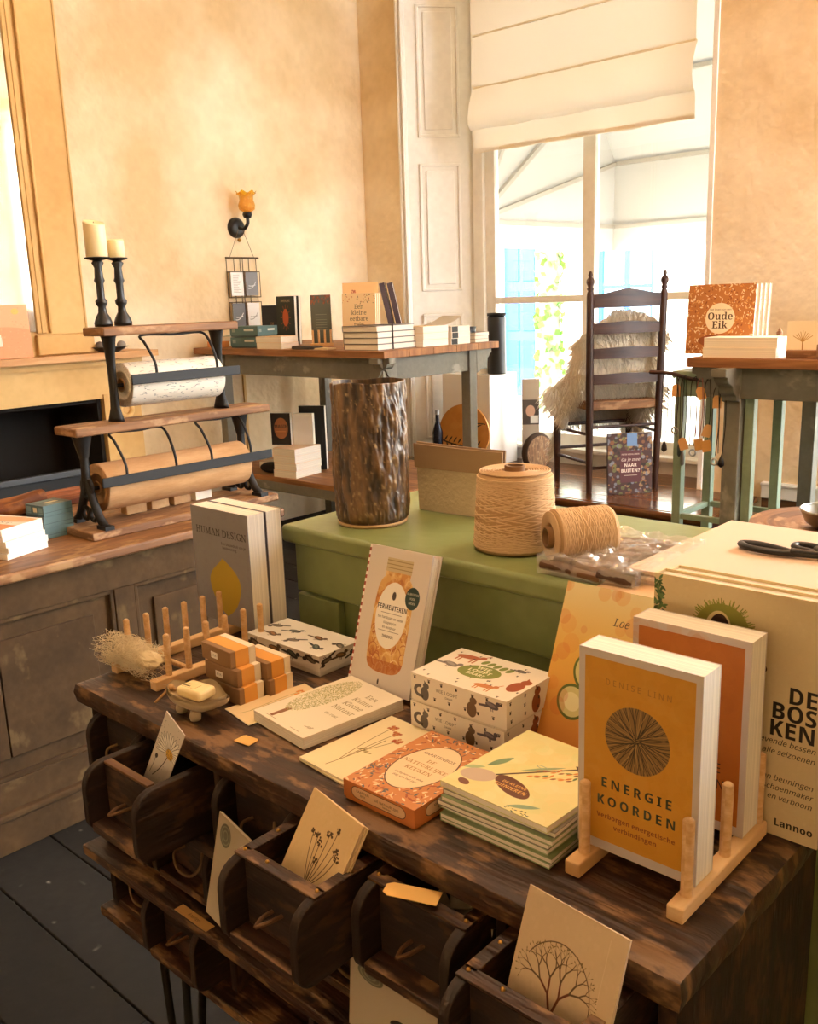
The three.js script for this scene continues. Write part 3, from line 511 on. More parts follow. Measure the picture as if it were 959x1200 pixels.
// ---- ladder-back chair with sheepskin on the platform
const CH = { p: [-2.626, PL, -4.6225], turn: 54.2 * D2R };
{
  const c = thing('ladder_back_chair', 'dark brown ladder back chair with turned finials on the window platform', 'chair', CH.p, CH.turn);
  const w = 0.2, post = [[0.0, 0], [0.017, 0.002], [0.02, 0.3], [0.021, 0.6], [0.02, 1.08], [0.017, 1.1], [0.012, 1.108], [0.02, 1.118], [0.013, 1.128], [0.022, 1.15], [0.021, 1.165], [0.009, 1.18], [0.013, 1.19], [0.006, 1.208], [0, 1.212]];
  for (const s of [-1, 1]) part(c, 'back_post', lathe(post, 16), M.chair, [s * w, 0, 0], [0.02, 0, -s * 0.012]);
  [[1.06, 0.085, 1], [0.91, 0.06, 0.3], [0.775, 0.058, 0.2], [0.635, 0.056, 0.2]].forEach(([y, h, k]) => {
    const g = new THREE.BoxGeometry(2 * w, h, 0.011, 24, 3, 1), p = g.attributes.position;
    for (let i = 0; i < p.count; i++) { const u = p.getX(i) / w, top = p.getY(i) / h + 0.5; p.setY(i, p.getY(i) + k * top * (0.03 * Math.exp(-u * u * 3.2) - 0.016)); p.setZ(i, p.getZ(i) + 0.018 * (1 - u * u)); }
    g.computeVertexNormals(); wuv(g, 'x');
    part(c, 'slat', g, M.chair, [0, y, 0.02 * y]);
  });
  const fw = 0.23, fd = -0.42, sy = 0.5;
  for (const s of [-1, 1]) part(c, 'front_leg', lathe([[0, 0], [0.015, 0.001], [0.021, 0.25], [0.022, sy], [0.019, sy + 0.02], [0, sy + 0.025]], 14), M.chair, [s * fw, 0, fd]);
  part(c, 'seat', extr(poly([[-w + 0.01, 0], [w - 0.01, 0], [fw, -fd], [-fw, -fd]]), 0.035, 0.008, 'x').rotateX(-Math.PI / 2), M.rustic, [0, sy - 0.03, 0]);
  for (const s of [-1, 1]) for (const y of [0.17, 0.33]) part(c, 'side_stretcher', rod([s * w, y, 0], [s * fw, y - 0.01, fd], 0.009), M.chair);
  part(c, 'rear_stretcher', rod([-w, 0.37, 0], [w, 0.37, 0], 0.009), M.chair); part(c, 'rear_stretcher', rod([-w, 0.14, 0], [w, 0.14, 0], 0.009), M.chair);
  for (const y of [0.2, 0.34]) part(c, 'front_stretcher', rod([-fw, y, fd], [fw, y, fd], 0.01), M.chair);
}
{
  const s = thing('sheepskin', 'long haired cream sheepskin draped inside the dark ladder back chair', 'sheepskin', CH.p, CH.turn);
  // sheet: v runs from the top of the back down to the seat and over its front edge, u across; both sides hang over
  const path = new THREE.CatmullRomCurve3([V(0, 1.0, -0.045), V(0, 0.85, -0.05), V(0, 0.66, -0.06), V(0, 0.555, -0.1), V(0, 0.545, -0.24), V(0, 0.54, -0.4), V(0, 0.44, -0.48), V(0, 0.32, -0.48)]);
  const nu = 30, nv = 40, pos = [], nor = [], idx = [];
  const P = (u, v) => {
    const q = path.getPoint(v), tn = path.getTangent(v), side = (u - 0.5) * 2, wob = 0.05 * Math.sin(v * 9 + side * 2) + 0.03 * Math.sin(v * 21);
    let hw = 0.27 + wob + (v < 0.12 ? -0.12 * (1 - v / 0.12) : 0) + 0.07 * Math.sin(v * Math.PI);
    let x = side * hw, n = V(0, -tn.z, tn.y).negate(); if (n.z > 0 && v < 0.3) n.negate();
    const over = Math.max(0, Math.abs(x) - 0.2), seat = clamp((v - 0.35) * 4); q.y -= over * 1.4 * seat; x = Math.sign(x) * (Math.min(Math.abs(x), 0.2) + over * (1 - 0.75 * seat));
    return V(q.x + x, q.y - 0.15 * side * side * (1 - seat) * 0.4, q.z - over * (1 - seat) * 0.6);
  };
  for (let j = 0; j <= nv; j++) for (let i = 0; i <= nu; i++) { const p = P(i / nu, j / nv); pos.push(p.x, p.y, p.z); }
  for (let j = 0; j < nv; j++) for (let i = 0; i < nu; i++) { const a = j * (nu + 1) + i; idx.push(a, a + nu + 1, a + 1, a + 1, a + nu + 1, a + nu + 2); }
  const g = new THREE.BufferGeometry(); g.setAttribute('position', new THREE.Float32BufferAttribute(pos, 3)); g.setIndex(idx); g.computeVertexNormals();
  part(s, 'hide', wuv(g, 'x'), new THREE.MeshStandardMaterial({ color: 0xf0e6d2, roughness: 0.95, side: THREE.DoubleSide }));
  const N = 9000, tuft = new THREE.ConeGeometry(0.0032, 0.07, 3, 1).translate(0, 0.035, 0), im = new THREE.InstancedMesh(tuft, mat(0xffffff, 0.95), N), o3 = new THREE.Object3D(), c = new THREE.Color(), np = g.attributes.normal;
  for (let i = 0; i < N; i++) {
    const ii = Math.floor(rnd(0, nu + 1)), jj = Math.floor(rnd(0, nv + 1)), k = jj * (nu + 1) + ii, p = V(pos[3 * k], pos[3 * k + 1], pos[3 * k + 2]).add(V(rnd(-0.012, 0.012), rnd(-0.012, 0.012), rnd(-0.008, 0.008)));
    const edge = ii < 2 || ii > nu - 2, back = jj / nv < 0.32, n = V(np.getX(k), np.getY(k), np.getZ(k)).multiplyScalar(rnd() < 0.5 && back ? -1 : 1);
    if (back && n.z > 0) n.multiplyScalar(0.25);
    const dir = n.multiplyScalar(0.55).add(V(edge ? Math.sign(ii - nu / 2) * 0.8 : rnd(-0.4, 0.4), -0.75 + rnd(-0.3, 0.3), rnd(-0.3, 0.3))).normalize();
    o3.position.copy(p); o3.quaternion.setFromUnitVectors(V(0, 1, 0), dir); const l = rnd(0.6, 1.15); o3.scale.set(1, l, 1); o3.updateMatrix(); im.setMatrixAt(i, o3.matrix);
    const b = rnd(0.82, 1); im.setColorAt(i, c.setRGB(0.93 * b, 0.86 * b, 0.72 * b));
  }
  im.name = 'wool'; im.userData.kind = 'stuff'; im.castShadow = true; s.add(im);
}
// ---- white plinth by the window
solo('white_plinth', 'plain white display plinth beside the shutter', 'plinth', rbox(0.4, 0.6, 0.3, 0.003), mat(0xf2f1ee, 0.5), [-3.91, PL + 0.3, -4.964]);
// ---- cast-iron paper roll stand on the counter
const RX = -2.585;
{
  const r = thing('paper_roll_stand', 'black cast iron stand with wooden shelves for two wrapping paper rolls', 'paper stand', [RX, CT, 0]);
  part(r, 'base_board', rbox(0.22, 0.024, 0.7, 0.004, 'z'), M.rustic, [0.0, 0.0125, -1.665]);
  const sh1 = 0.302, sh2 = 0.585;                     // undersides of the two shelves above the counter
  part(r, 'shelf', rbox(0.13, 0.026, 0.72, 0.006, 'z'), M.rustic, [0.0, sh1 + 0.013, -1.68]);
  part(r, 'shelf', rbox(0.12, 0.026, 0.49, 0.006, 'z'), M.rustic, [0.005, sh2 + 0.013, -1.685]);
  const sideFrame = (z) => {
    const g = [];
    g.push(tube([[0, sh1, z], [0, sh1 - 0.06, z], [0.004, 0.17, z], [0.03, 0.1, z], [0.06, 0.05, z], [0.085, 0.03, z]], 0.013, 30, 8));
    g.push(tube([[0, sh1, z], [0, sh1 - 0.06, z], [-0.004, 0.17, z], [-0.03, 0.1, z], [-0.06, 0.05, z], [-0.085, 0.03, z]], 0.013, 30, 8));
    g.push(mv(new THREE.CylinderGeometry(0.03, 0.014, 0.07, 14), 0, sh1 - 0.036, z), mv(new THREE.BoxGeometry(0.05, 0.012, 0.03), 0.085, 0.03, z), mv(new THREE.BoxGeometry(0.05, 0.012, 0.03), -0.085, 0.03, z));
    g.push(mv(new THREE.TorusGeometry(0.018, 0.007, 8, 18), 0.022, 0.06, z), mv(new THREE.TorusGeometry(0.018, 0.007, 8, 18), -0.022, 0.06, z), mv(new THREE.TorusGeometry(0.028, 0.008, 8, 20), 0, 0.14, z));
    return merge(g);
  };
  for (const z of [-1.372, -1.955]) part(r, 'side_frame', sideFrame(z), M.iron);
  for (const z of [-1.492, -1.885]) part(r, 'post', merge([mv(lathe([[0.0, 0], [0.034, 0], [0.03, 0.012], [0.02, 0.04], [0.017, 0.1], [0.018, 0.16], [0.022, 0.21], [0.03, 0.25], [0.034, 0.257], [0, 0.257]], 14).scale(1, 1, 0.6), 0, sh1 + 0.026, z)]), M.iron);
  const axle = (y, za, zb) => part(r, 'axle', mv(cyl(0.006, 0.006, za - zb, 10), 0.0, y, (za + zb) / 2, Math.PI / 2), M.iron);
  axle(0.135, -1.37, -1.96); axle(0.435, -1.49, -1.89);
  const cutter = (y, za, zb, x) => part(r, 'cutter_bar', rbox(0.006, 0.03, za - zb, 0.002, 'z'), M.iron, [x, y, (za + zb) / 2]);
  cutter(0.162, -1.375, -2.015, 0.088); cutter(0.455, -1.505, -1.905, 0.086);
  const spring = (ys, yb, za, zb, x) => part(r, 'spring_bow', tube([[x, yb, za], [x - 0.004, yb + 0.04, za], [x - 0.03, ys - 0.025, za + 0.015], [0.03, ys - 0.006, za + 0.015], [0.028, ys - 0.006, (za + zb) / 2], [0.03, ys - 0.006, zb + 0.01], [x - 0.03, ys - 0.025, zb + 0.006], [x - 0.004, yb + 0.04, zb], [x, yb, zb]], 0.0042, 60, 8), M.iron);
  spring(sh1, 0.165, -1.46, -1.635, 0.085); spring(sh1, 0.165, -1.77, -1.93, 0.085); spring(sh2, 0.458, -1.595, -1.82, 0.083);
  // the rolls
  const roll = (n, label, y, za, zb, rad, m) => {
    const q = thing(n, label, 'paper roll', [RX, CT + y, (za + zb) / 2]);
    part(q, 'wound_paper', mv(lathe([[0.02, -0.5], [rad, -0.5], [rad, 0.5], [0.02, 0.5], [0.02, -0.5]].map(([a, b]) => [a, b * (za - zb)]), 56), 0, 0, 0, Math.PI / 2), m);
    part(q, 'core', mv(lathe([[0.017, -0.5], [0.021, -0.5], [0.021, 0.5], [0.017, 0.5], [0.017, -0.5]].map(([a, b]) => [a, b * (za - zb + 0.004)]), 30), 0, 0, 0, Math.PI / 2), M.kraft);
  };
  roll('kraft_paper_roll', 'plain brown kraft paper roll on the lower bar', 0.135, -1.405, -1.94, 0.073, M.kraft);
  const speck = printMat(512, 512, (g, w, h) => { g.fillStyle = '#e9e0cf'; g.fillRect(0, 0, w, h); g.strokeStyle = '#7d7a74'; g.lineWidth = 2.2; for (let i = 0; i < 620; i++) { const x = rnd(0, w), y = rnd(0, h), a = rnd(0, 6.28); g.beginPath(); g.moveTo(x, y); g.quadraticCurveTo(x + 8 * Math.cos(a), y + 8 * Math.sin(a), x + 9 * Math.cos(a + 0.7), y + 9 * Math.sin(a + 0.7)); g.stroke(); } }, 0.7); speck.map.wrapS = speck.map.wrapT = THREE.RepeatWrapping; speck.map.repeat.set(2, 1.6);
  roll('patterned_paper_roll', 'cream paper roll with fine grey leaf print on the upper bar', 0.435, -1.52, -1.86, 0.067, speck);
}
// ================================================================ THINGS ON THE DRAWER CABINET
const INK = '#3a2f28';
function stem(g, x0, y0, x1, y1, bend, wdt, col) { g.strokeStyle = col; g.lineWidth = wdt; g.lineCap = 'round'; g.beginPath(); g.moveTo(x0, y0); g.quadraticCurveTo((x0 + x1) / 2 + bend, (y0 + y1) / 2, x1, y1); g.stroke(); }
function leafAt(g, x, y, a, l, w, col) { g.save(); g.translate(x, y); g.rotate(a); g.fillStyle = col; g.beginPath(); g.moveTo(0, 0); g.quadraticCurveTo(l / 2, -w, l, 0); g.quadraticCurveTo(l / 2, w, 0, 0); g.fill(); g.restore(); }
function birdAt(g, x, y, k, a, c1, c2) { g.save(); g.translate(x, y); g.rotate(a); g.scale(k, k); g.fillStyle = c1; g.beginPath(); g.ellipse(0, 0, 20, 10, 0.2, 0, 7); g.fill(); g.beginPath(); g.arc(18, -9, 7, 0, 7); g.fill(); g.beginPath(); g.moveTo(-16, 0); g.lineTo(-42, 4); g.lineTo(-40, 10); g.lineTo(-12, 8); g.fill(); g.fillStyle = c2; g.beginPath(); g.ellipse(-3, -2, 14, 5, 0.25, 0, 7); g.fill(); g.strokeStyle = c1; g.lineWidth = 1.8; g.beginPath(); g.moveTo(24, -9); g.lineTo(31, -8); g.moveTo(2, 9); g.lineTo(3, 18); g.moveTo(-3, 9); g.lineTo(-2, 18); g.stroke(); g.restore(); }
const noiseFill = (g, w, h, n, cols, r0, r1, al = 0.2) => { g.globalAlpha = al; for (let i = 0; i < n; i++) { g.fillStyle = cols[Math.floor(rnd(0, cols.length))]; g.beginPath(); g.arc(rnd(0, w), rnd(0, h), rnd(r0, r1), 0, 7); g.fill(); } g.globalAlpha = 1; };

// dowel racks
function dowelRack(label, x0, x1, z0, z1, pegs, ph, r = 0.0046) {
  const k = thing('dowel_rack', label, 'rack'), xm = (x0 + x1) / 2, rh = 0.015;
  for (const x of [x0, x1]) part(k, 'rail', rbox(0.016, rh, z0 - z1, 0.002, 'z'), M.beech, [x, T + rh / 2 + 0.0002, (z0 + z1) / 2]);
  for (const z of [z0 - 0.07, z1 + 0.02]) part(k, 'cross_bar', rod([x0, T + 0.008, z], [x1, T + 0.008, z], 0.004), M.beech);
  const pg = lathe([[0, 0], [r, 0], [r, ph - 0.002], [r * 0.6, ph], [0, ph]], 12);
  for (const x of [x0, x1]) for (const z of pegs) part(k, 'peg', pg, M.beech, [x, T + rh, z]);
  xm; return k;
}
dowelRack('pale wooden dowel rack with upright pegs holding the grey books', -1.215, -1.11, -0.655, -0.94, [-0.683, -0.717, -0.751, -0.785, -0.82, -0.852], 0.062);
dowelRack('pale wooden dowel rack holding the orange books with circle', -0.421, -0.318, -0.662, -0.843, [-0.684, -0.762, -0.836], 0.074, 0.0053);
// grey books with yellow leaf shape
{
  const f = printMat(384, 512, (g, w, h) => {
    g.fillStyle = '#8d898a'; g.fillRect(0, 0, w, h); noiseFill(g, w, h, 500, ['#9d999a', '#7d797a'], 2, 14, 0.08);
    txt(g, 'HUMAN DESIGN', w * 0.52, h * 0.2, 43, '#241d1a', { font: 'serif' }); txt(g, 'Een blauwdruk van je', w * 0.73, h * 0.285, 17, '#2c2522', {}); txt(g, 'bestemming', w * 0.66, h * 0.32, 17, '#2c2522', {});
    g.fillStyle = '#b89a2a'; g.beginPath(); g.moveTo(w * 0.52, h * 0.42); g.bezierCurveTo(w * 0.74, h * 0.5, w * 0.86, h * 0.58, w * 0.8, h * 0.7); g.bezierCurveTo(w * 0.74, h * 0.86, w * 0.6, h * 0.9, w * 0.55, h * 0.93); g.bezierCurveTo(w * 0.42, h * 0.88, w * 0.28, h * 0.76, w * 0.27, h * 0.64); g.bezierCurveTo(w * 0.28, h * 0.54, w * 0.42, h * 0.5, w * 0.52, h * 0.42); g.fill();
  });
  book('grey_book', 'grey book with yellow leaf shape standing at the front of its pair', { w: 0.151, h: 0.192, t: 0.034, front: f, color: 0x8d898a, p: [-1.2245, T + 0.0155, -0.886] });
  book('grey_book', 'grey book standing close behind the one with the yellow leaf', { w: 0.151, h: 0.192, t: 0.031, front: f, color: 0x8d898a, p: [-1.2245, T + 0.0155, -0.922] });
}
// wool
{
  const t = thing('wool_tuft', 'frayed tuft of cream raw wool caught between the pegs', 'wool', [-1.17, T, -0.672]);
  const g = new THREE.SphereGeometry(1, 40, 24), p = g.attributes.position;
  for (let i = 0; i < p.count; i++) { const x = p.getX(i), y = p.getY(i), z = p.getZ(i), n = 0.75 + 0.5 * fbm(x * 0.5 + 2, y * 0.5 + z * 0.3 + 2, 9, 9, 4, 23); p.setXYZ(i, x * 0.058 * n, y * 0.014 * n + 0.034, z * 0.018 * n); }
  g.computeVertexNormals(); const wm = mat(0xe4d0a8, 0.95); part(t, 'body', g, wm);
  const st = []; for (let i = 0; i < 620; i++) { const s = rnd() < 0.45 ? -1 : rnd(-0.8, 1), x0 = s * rnd(0.0, 0.05), a = rnd(0, 6.28), q = (k) => [x0 + (s < 0 ? -1 : rnd(-0.6, 0.7)) * k * 0.016, Math.max(0.004, 0.034 + Math.cos(a) * 0.018 + rnd(-0.006, 0.008) - k * 0.002), Math.sin(a) * 0.02 + rnd(-0.009, 0.009)]; st.push(tube([q(0), q(1), q(2), q(3)], 0.0003, 8, 3)); }
  part(t, 'fibres', merge(st), mat(0xeddcba, 0.95)).userData.kind = 'stuff';
}
// soap dish and soap
{
  const d = thing('soap_dish', 'small ceramic leaf shaped soap dish with feet and cord', 'soap dish', [-0.999, T, -0.652], 0.12);
  const clay = mat(0xb9a684, 0.4);
  const g = new THREE.SphereGeometry(1, 44, 20, 0, Math.PI * 2, Math.PI * 0.5, Math.PI * 0.5), p = g.attributes.position, g2 = g.clone(), p2 = g2.attributes.position;
  const shape = (pp, k, dy) => { for (let i = 0; i < pp.count; i++) { const x = pp.getX(i), y = pp.getY(i), z = pp.getZ(i), a = Math.atan2(z, x), r = Math.hypot(x, z), wv = 1 + 0.07 * Math.cos(a * 4 + 0.6); pp.setXYZ(i, x * 0.047 * k * wv * (1 + (x > 0 ? 0.12 : 0)), 0.03 + y * 0.021 + dy + 0.003 * Math.cos(a * 4) * r, z * 0.032 * k * wv); } };
  shape(p, 1, 0); shape(p2, 0.93, 0.003); g.computeVertexNormals(); g2.computeVertexNormals(); clay.side = THREE.DoubleSide;
  part(d, 'bowl', merge([g, g2]), clay);
  for (const [x, z] of [[0.015, 0.017], [-0.02, 0.01], [0.005, -0.018]]) part(d, 'foot', lathe([[0, 0], [0.007, 0.001], [0.008, 0.007], [0.006, 0.014], [0, 0.014]], 12), clay, [x, 0, z]);
  part(d, 'cord', tube([[-0.035, 0.026, 0.004], [-0.046, 0.028, 0.006], [-0.052, 0.02, 0.01], [-0.066, 0.006, 0.016]], 0.002, 20, 6), M.rope);
  part(d, 'knot', new THREE.SphereGeometry(0.005, 10, 8), M.rope, [-0.043, 0.029, 0.006]);
  const s = thing('soap_bar', 'cream bar of soap with a yellow printed band in the dish', 'soap', [-1.003, T + 0.0215, -0.655], 0.12);
  part(s, 'bar', rbox(0.046, 0.014, 0.032, 0.005, 'x', 3), mat(0xf0dca6, 0.45), [0, 0.008, 0]);
  part(s, 'print', new THREE.BoxGeometry(0.024, 0.0006, 0.014), printMat(128, 64, (g3, w, h) => { g3.fillStyle = '#e9d79c'; g3.fillRect(0, 0, w, h); g3.fillStyle = '#5d4a22'; g3.fillRect(0, 40, 70, 14); txt(g3, 'zeep', 34, 18, 20, '#7a612d'); }), [-0.006, 0.0152, 0.002], [0, 0, 0]);
}
// banded soap boxes
{
  const kr = plain(0x8f6d4a, 0.75), or = plain(0xdf9f48, 0.6), wh = plain(0xe9dcc4, 0.7);
  const price = printMat(96, 48, (g, w, h) => { g.fillStyle = '#f4efe8'; g.fillRect(0, 0, w, h); txt(g, '€ 7,95', w / 2, h / 2 + 1, 24, '#4a4642'); });
  const labels = ['kraft soap box at the bottom of the taller stack', 'kraft soap box with price label in the middle of its stack', 'kraft soap box with price label on top of the stack', 'kraft soap box under another beside the bird box', 'kraft soap box on top beside the bird box'];
  [[-1.004, 0, -0.721, 0.0, 0], [-1.01, 1, -0.722, 0.03, 1], [-1.02, 2, -0.724, -0.04, 1], [-0.996, 0, -0.766, 0.02, 0], [-0.999, 1, -0.7665, -0.02, 0]].forEach(([x, k, z, a, lab], i) => {
    const b = thing('soap_box', labels[i], 'soap box', [x, T + k * 0.0243, z], a, 'banded soap boxes');
    part(b, 'carton', rbox(0.07, 0.0238, 0.042, 0.0012), kr, [0, 0.012, 0]);
    part(b, 'orange_band', rbox(0.0712, 0.0242, 0.022, 0.0008), or, [0, 0.0121, 0.002]);
    part(b, 'white_band', rbox(0.0712, 0.0242, 0.011, 0.0008), wh, [0, 0.0121, -0.0146]);
    if (lab) part(b, 'price_label', new THREE.BoxGeometry(0.015, 0.009, 0.0005), price, [-0.004, 0.011, 0.0212]);
  });
}
// bird box
{
  const face = (w, h, n) => printMat(w, h, (g) => { g.fillStyle = '#ece6db'; g.fillRect(0, 0, w, h); for (let i = 0; i < n; i++) birdAt(g, w * (i + 0.5) / n + rnd(-8, 8), h * (h > w * 0.4 && i % 2 ? 0.72 : 0.4) + rnd(-6, 6), Math.min(w / n, h) / (h > 150 ? 42 : 52), rnd(-0.5, 0.5) + (i % 3 ? 0 : 3.1), ['#3b332c', '#5a4632', '#2e3436'][i % 3], ['#7a6d5c', '#a0754a', '#59655a'][i % 3]); }, 0.4);
  const b = thing('bird_box', 'white square gift box printed with small birds', 'box', [-1.0415, T, -0.877]);
  const m = [face(256, 100, 3), face(256, 100, 3), face(400, 220, 7), plain(0xece6db), face(400, 80, 4), plain(0xece6db)];
  part(b, 'lid', mv(new THREE.BoxGeometry(0.167, 0.024, 0.084), 0, 0.0195, 0), m); part(b, 'tray', bx(0.163, 0.009, 0.08), plain(0xe2dccf), [0, 0.0046, 0]);
}
// fermenting book
{
  const f = printMat(460, 640, (g, w, h) => {
    g.fillStyle = '#d8cdc4'; g.fillRect(0, 0, w, h); for (let i = 0; i < 40; i++) { g.fillStyle = i % 2 ? '#a8463c' : '#efe5dc'; g.fillRect(0, i * 16, 12, 16); }
    g.save(); g.beginPath(); g.moveTo(150, 60); g.lineTo(330, 60); g.lineTo(330, 130); g.bezierCurveTo(380, 160, 380, 220, 376, 480); g.bezierCurveTo(374, 545, 340, 560, 240, 560); g.bezierCurveTo(140, 560, 110, 545, 108, 480); g.bezierCurveTo(102, 220, 102, 160, 150, 130); g.closePath(); g.fillStyle = '#d7a862'; g.fill(); g.clip();
    noiseFill(g, w, h, 420, ['#e8c684', '#c98b42', '#b5652c', '#edd7a2', '#94481e'], 5, 26, 0.35); g.lineWidth = 5; for (let i = 0; i < 70; i++) { g.strokeStyle = ['#e9cf96', '#c8863c', '#a6582a', '#f0dfb4'][i % 4]; g.globalAlpha = 0.7; const x = rnd(110, 370), y = rnd(150, 550); g.beginPath(); g.arc(x, y, rnd(10, 40), rnd(0, 6), rnd(6, 9)); g.stroke(); } g.globalAlpha = 1; g.fillStyle = '#9c4a1e'; g.globalAlpha = 0.55; g.fillRect(100, 505, 290, 60); g.globalAlpha = 1; g.restore();
    g.fillStyle = '#c7b48e'; g.fillRect(146, 44, 188, 62); g.fillStyle = '#9a8558'; for (let i = 0; i < 3; i++) g.fillRect(146, 54 + i * 17, 188, 4);
    g.fillStyle = '#f2ece2'; g.beginPath(); g.ellipse(236, 300, 112, 150, 0, 0, 7); g.fill();
    g.fillStyle = INK; g.beginPath(); g.ellipse(236, 212, 14, 19, 0, 0, 7); g.fill(); txt(g, 'FERMENTEREN', 236, 266, 31, '#1f1a17', { bold: true });
    g.strokeStyle = '#6d645c'; g.lineWidth = 2; for (const y of [292, 372]) { g.beginPath(); g.moveTo(160, y); g.lineTo(312, y); g.stroke(); }
    txt(g, 'Een handzaam en helder', 236, 312, 17, INK); txt(g, 'stappenplan', 236, 334, 17, INK); txt(g, 'en receptuur', 236, 355, 17, INK); txt(g, 'THE BOOK', 236, 396, 17, INK, { bold: true });
    g.fillStyle = '#24403a'; g.beginPath(); g.arc(366, 205, 50, 0, 7); g.fill(); txt(g, '60 RECEPTEN', 366, 186, 14, '#e6ddcc'); txt(g, 'VOOR', 366, 206, 14, '#e6ddcc'); txt(g, 'GROEN', 366, 226, 14, '#e6ddcc');
    g.fillStyle = INK; g.beginPath(); g.ellipse(222, 602, 6, 13, 0, 0, 7); g.fill();
  });
  book('fermenting_book', 'white book with a jar of pickled vegetables leaning on the green counter', { w: 0.115, h: 0.196, t: 0.02, front: f, color: 0xd8cdc4, hard: true, p: [-0.85, T + 0.001, -0.852], lean: 0.31, turn: 0.02 });
}
// yellow book leaning behind
{
  const f = printMat(400, 480, (g, w, h) => {
    const gr = g.createLinearGradient(0, 0, 0, h); gr.addColorStop(0, '#e3d3a4'); gr.addColorStop(0.45, '#e0ae4a'); gr.addColorStop(1, '#d98a3a'); g.fillStyle = gr; g.fillRect(0, 0, w, h);
    for (const [x, y, r] of [[150, 250, 60], [105, 345, 52], [210, 390, 50]]) { g.fillStyle = '#d9cf8e'; g.beginPath(); g.ellipse(x, y, r, r * 0.9, 0.4, 0, 7); g.fill(); g.strokeStyle = '#5c6b2c'; g.lineWidth = 8; g.stroke(); g.fillStyle = '#efe6b8'; g.beginPath(); g.ellipse(x, y, r * 0.6, r * 0.5, 0.4, 0, 7); g.fill(); }
    noiseFill(g, w, h, 40, ['#c2552e', '#d9772f'], 10, 30, 0.2); txt(g, 'Loe', 190, 90, 32, INK, { align: 'left', italic: true, font: 'serif' }); txt(g, 'Kookt', 190, 150, 40, INK, { align: 'left', italic: true, font: 'serif' });
  });
  book('yellow_cookbook', 'yellow cookbook with cucumber slices leaning behind the animal boxes', { w: 0.15, h: 0.195, t: 0.014, front: f, color: 0xd9c58c, p: [-0.527, T + 0.001, -0.868], lean: 0.38 });
}
// white tree book lying flat
{
  const f = printMat(360, 500, (g, w, h) => {
    g.fillStyle = '#eee3cd'; g.fillRect(0, 0, w, h); g.fillStyle = '#8a5a34'; g.fillRect(80, 385, 22, 90); g.fillRect(92, 380, 14, 60);
    for (let i = 0; i < 2400; i++) { const a = rnd(0, 6.28), r = Math.sqrt(rnd()), x = 92 + Math.cos(a) * r * 75, y = 210 + Math.sin(a) * r * 190; if (x < 20) continue; leafAt(g, x, y, rnd(0, 6), 6, 2.4, ['#8d8a3e', '#a39c52', '#777a38', '#b5a962'][i % 4]); }
    ['Een', 'Kalme', 'Kleine', 'Natuur'].forEach((s, i) => txt(g, s, 265, 90 + i * 50, 40, '#8f7a4c', { font: 'serif' })); txt(g, 'en rust', 265, 300, 24, '#8f7a4c', { font: 'serif' });
    birdAt(g, 300, 430, 0.7, 0, '#b9ab8c', '#cfc3a6'); g.fillStyle = '#a5977a'; g.fillRect(60, 478, 80, 3); g.fillRect(240, 478, 60, 3);
  });
  book('tree_book', 'white paperback with a leafy olive tree lying on the dark cabinet', { w: 0.113, h: 0.16, t: 0.015, front: f, color: 0xeee3cd, pose: 'flat', p: [-0.854, T + 0.0005, -0.757], turn: -0.12 });
}
// dried flower cards lying flat
const flowerPrint = (bg, cols, n, tall) => printMat(240, 384, (g, w, h) => {
  g.fillStyle = bg; g.fillRect(0, 0, w, h);
  for (let i = 0; i < n; i++) { const x = w * (0.3 + 0.5 * (i / n)), y = h * (0.15 + 0.07 * (i % 3)), k = 0.82 - 0.09 * i; stem(g, w * (0.42 + (0.9 - k) * 0.1), h * k, x, y, -14 + i * 9, 2.4, cols[0]); if (!i) stem(g, w * 0.4, h * 0.93, w * 0.5, h * 0.35, 8, 2.8, cols[0]); leafAt(g, w * 0.42 + (x - w * 0.42) * 0.4, h * 0.6, -0.6 + i * 0.2, 34, 7, cols[1]); for (let k = 0; k < 26; k++) { g.fillStyle = cols[2 + (k % 2)]; g.globalAlpha = 0.7; g.beginPath(); g.arc(x + rnd(-14, 14), y + rnd(-12, 12), rnd(2, tall ? 7 : 5), 0, 7); g.fill(); } g.globalAlpha = 1; }
}, 0.75);
card('flower_postcard', 'postcard with orange dried flowers partly under the tree book', { w: 0.066, h: 0.125, front: flowerPrint('#e6d0a4', ['#7d7a3c', '#96924e', '#c46a2e', '#dd9a4c'], 5, 1), pose: 'flat', p: [-0.935, T + 0.0004, -0.737], turn: -0.17 });
card('poppy_card', 'cream card with red poppies beside the orange box', { w: 0.092, h: 0.15, t: 0.0018, front: flowerPrint('#efdfb6', ['#7a6436', '#8f8048', '#a8492a', '#c47a3e'], 3, 1), pose: 'flat', p: [-0.741, T + 0.0032, -0.722], turn: -0.06 });
card('cream_envelope', 'cream envelope lying under the poppy card', { w: 0.093, h: 0.148, t: 0.0022, color: 0xe6d3a8, pose: 'flat', p: [-0.739, T + 0.0004, -0.719], turn: -0.1, category: 'envelope' });
// price tag
{
  const t = solo('price_tag', 'small yellow price tag lying at the cabinet edge', 'tag', extr(poly([[-0.013, -0.009], [0.013, -0.009], [0.013, 0.007], [0.01, 0.01], [-0.01, 0.01], [-0.013, 0.007]]), 0.0008).rotateX(-Math.PI / 2), M.tagCard, [-0.882, T + 0.0004, -0.642], [0, 0.12, 0]);
  t;
}
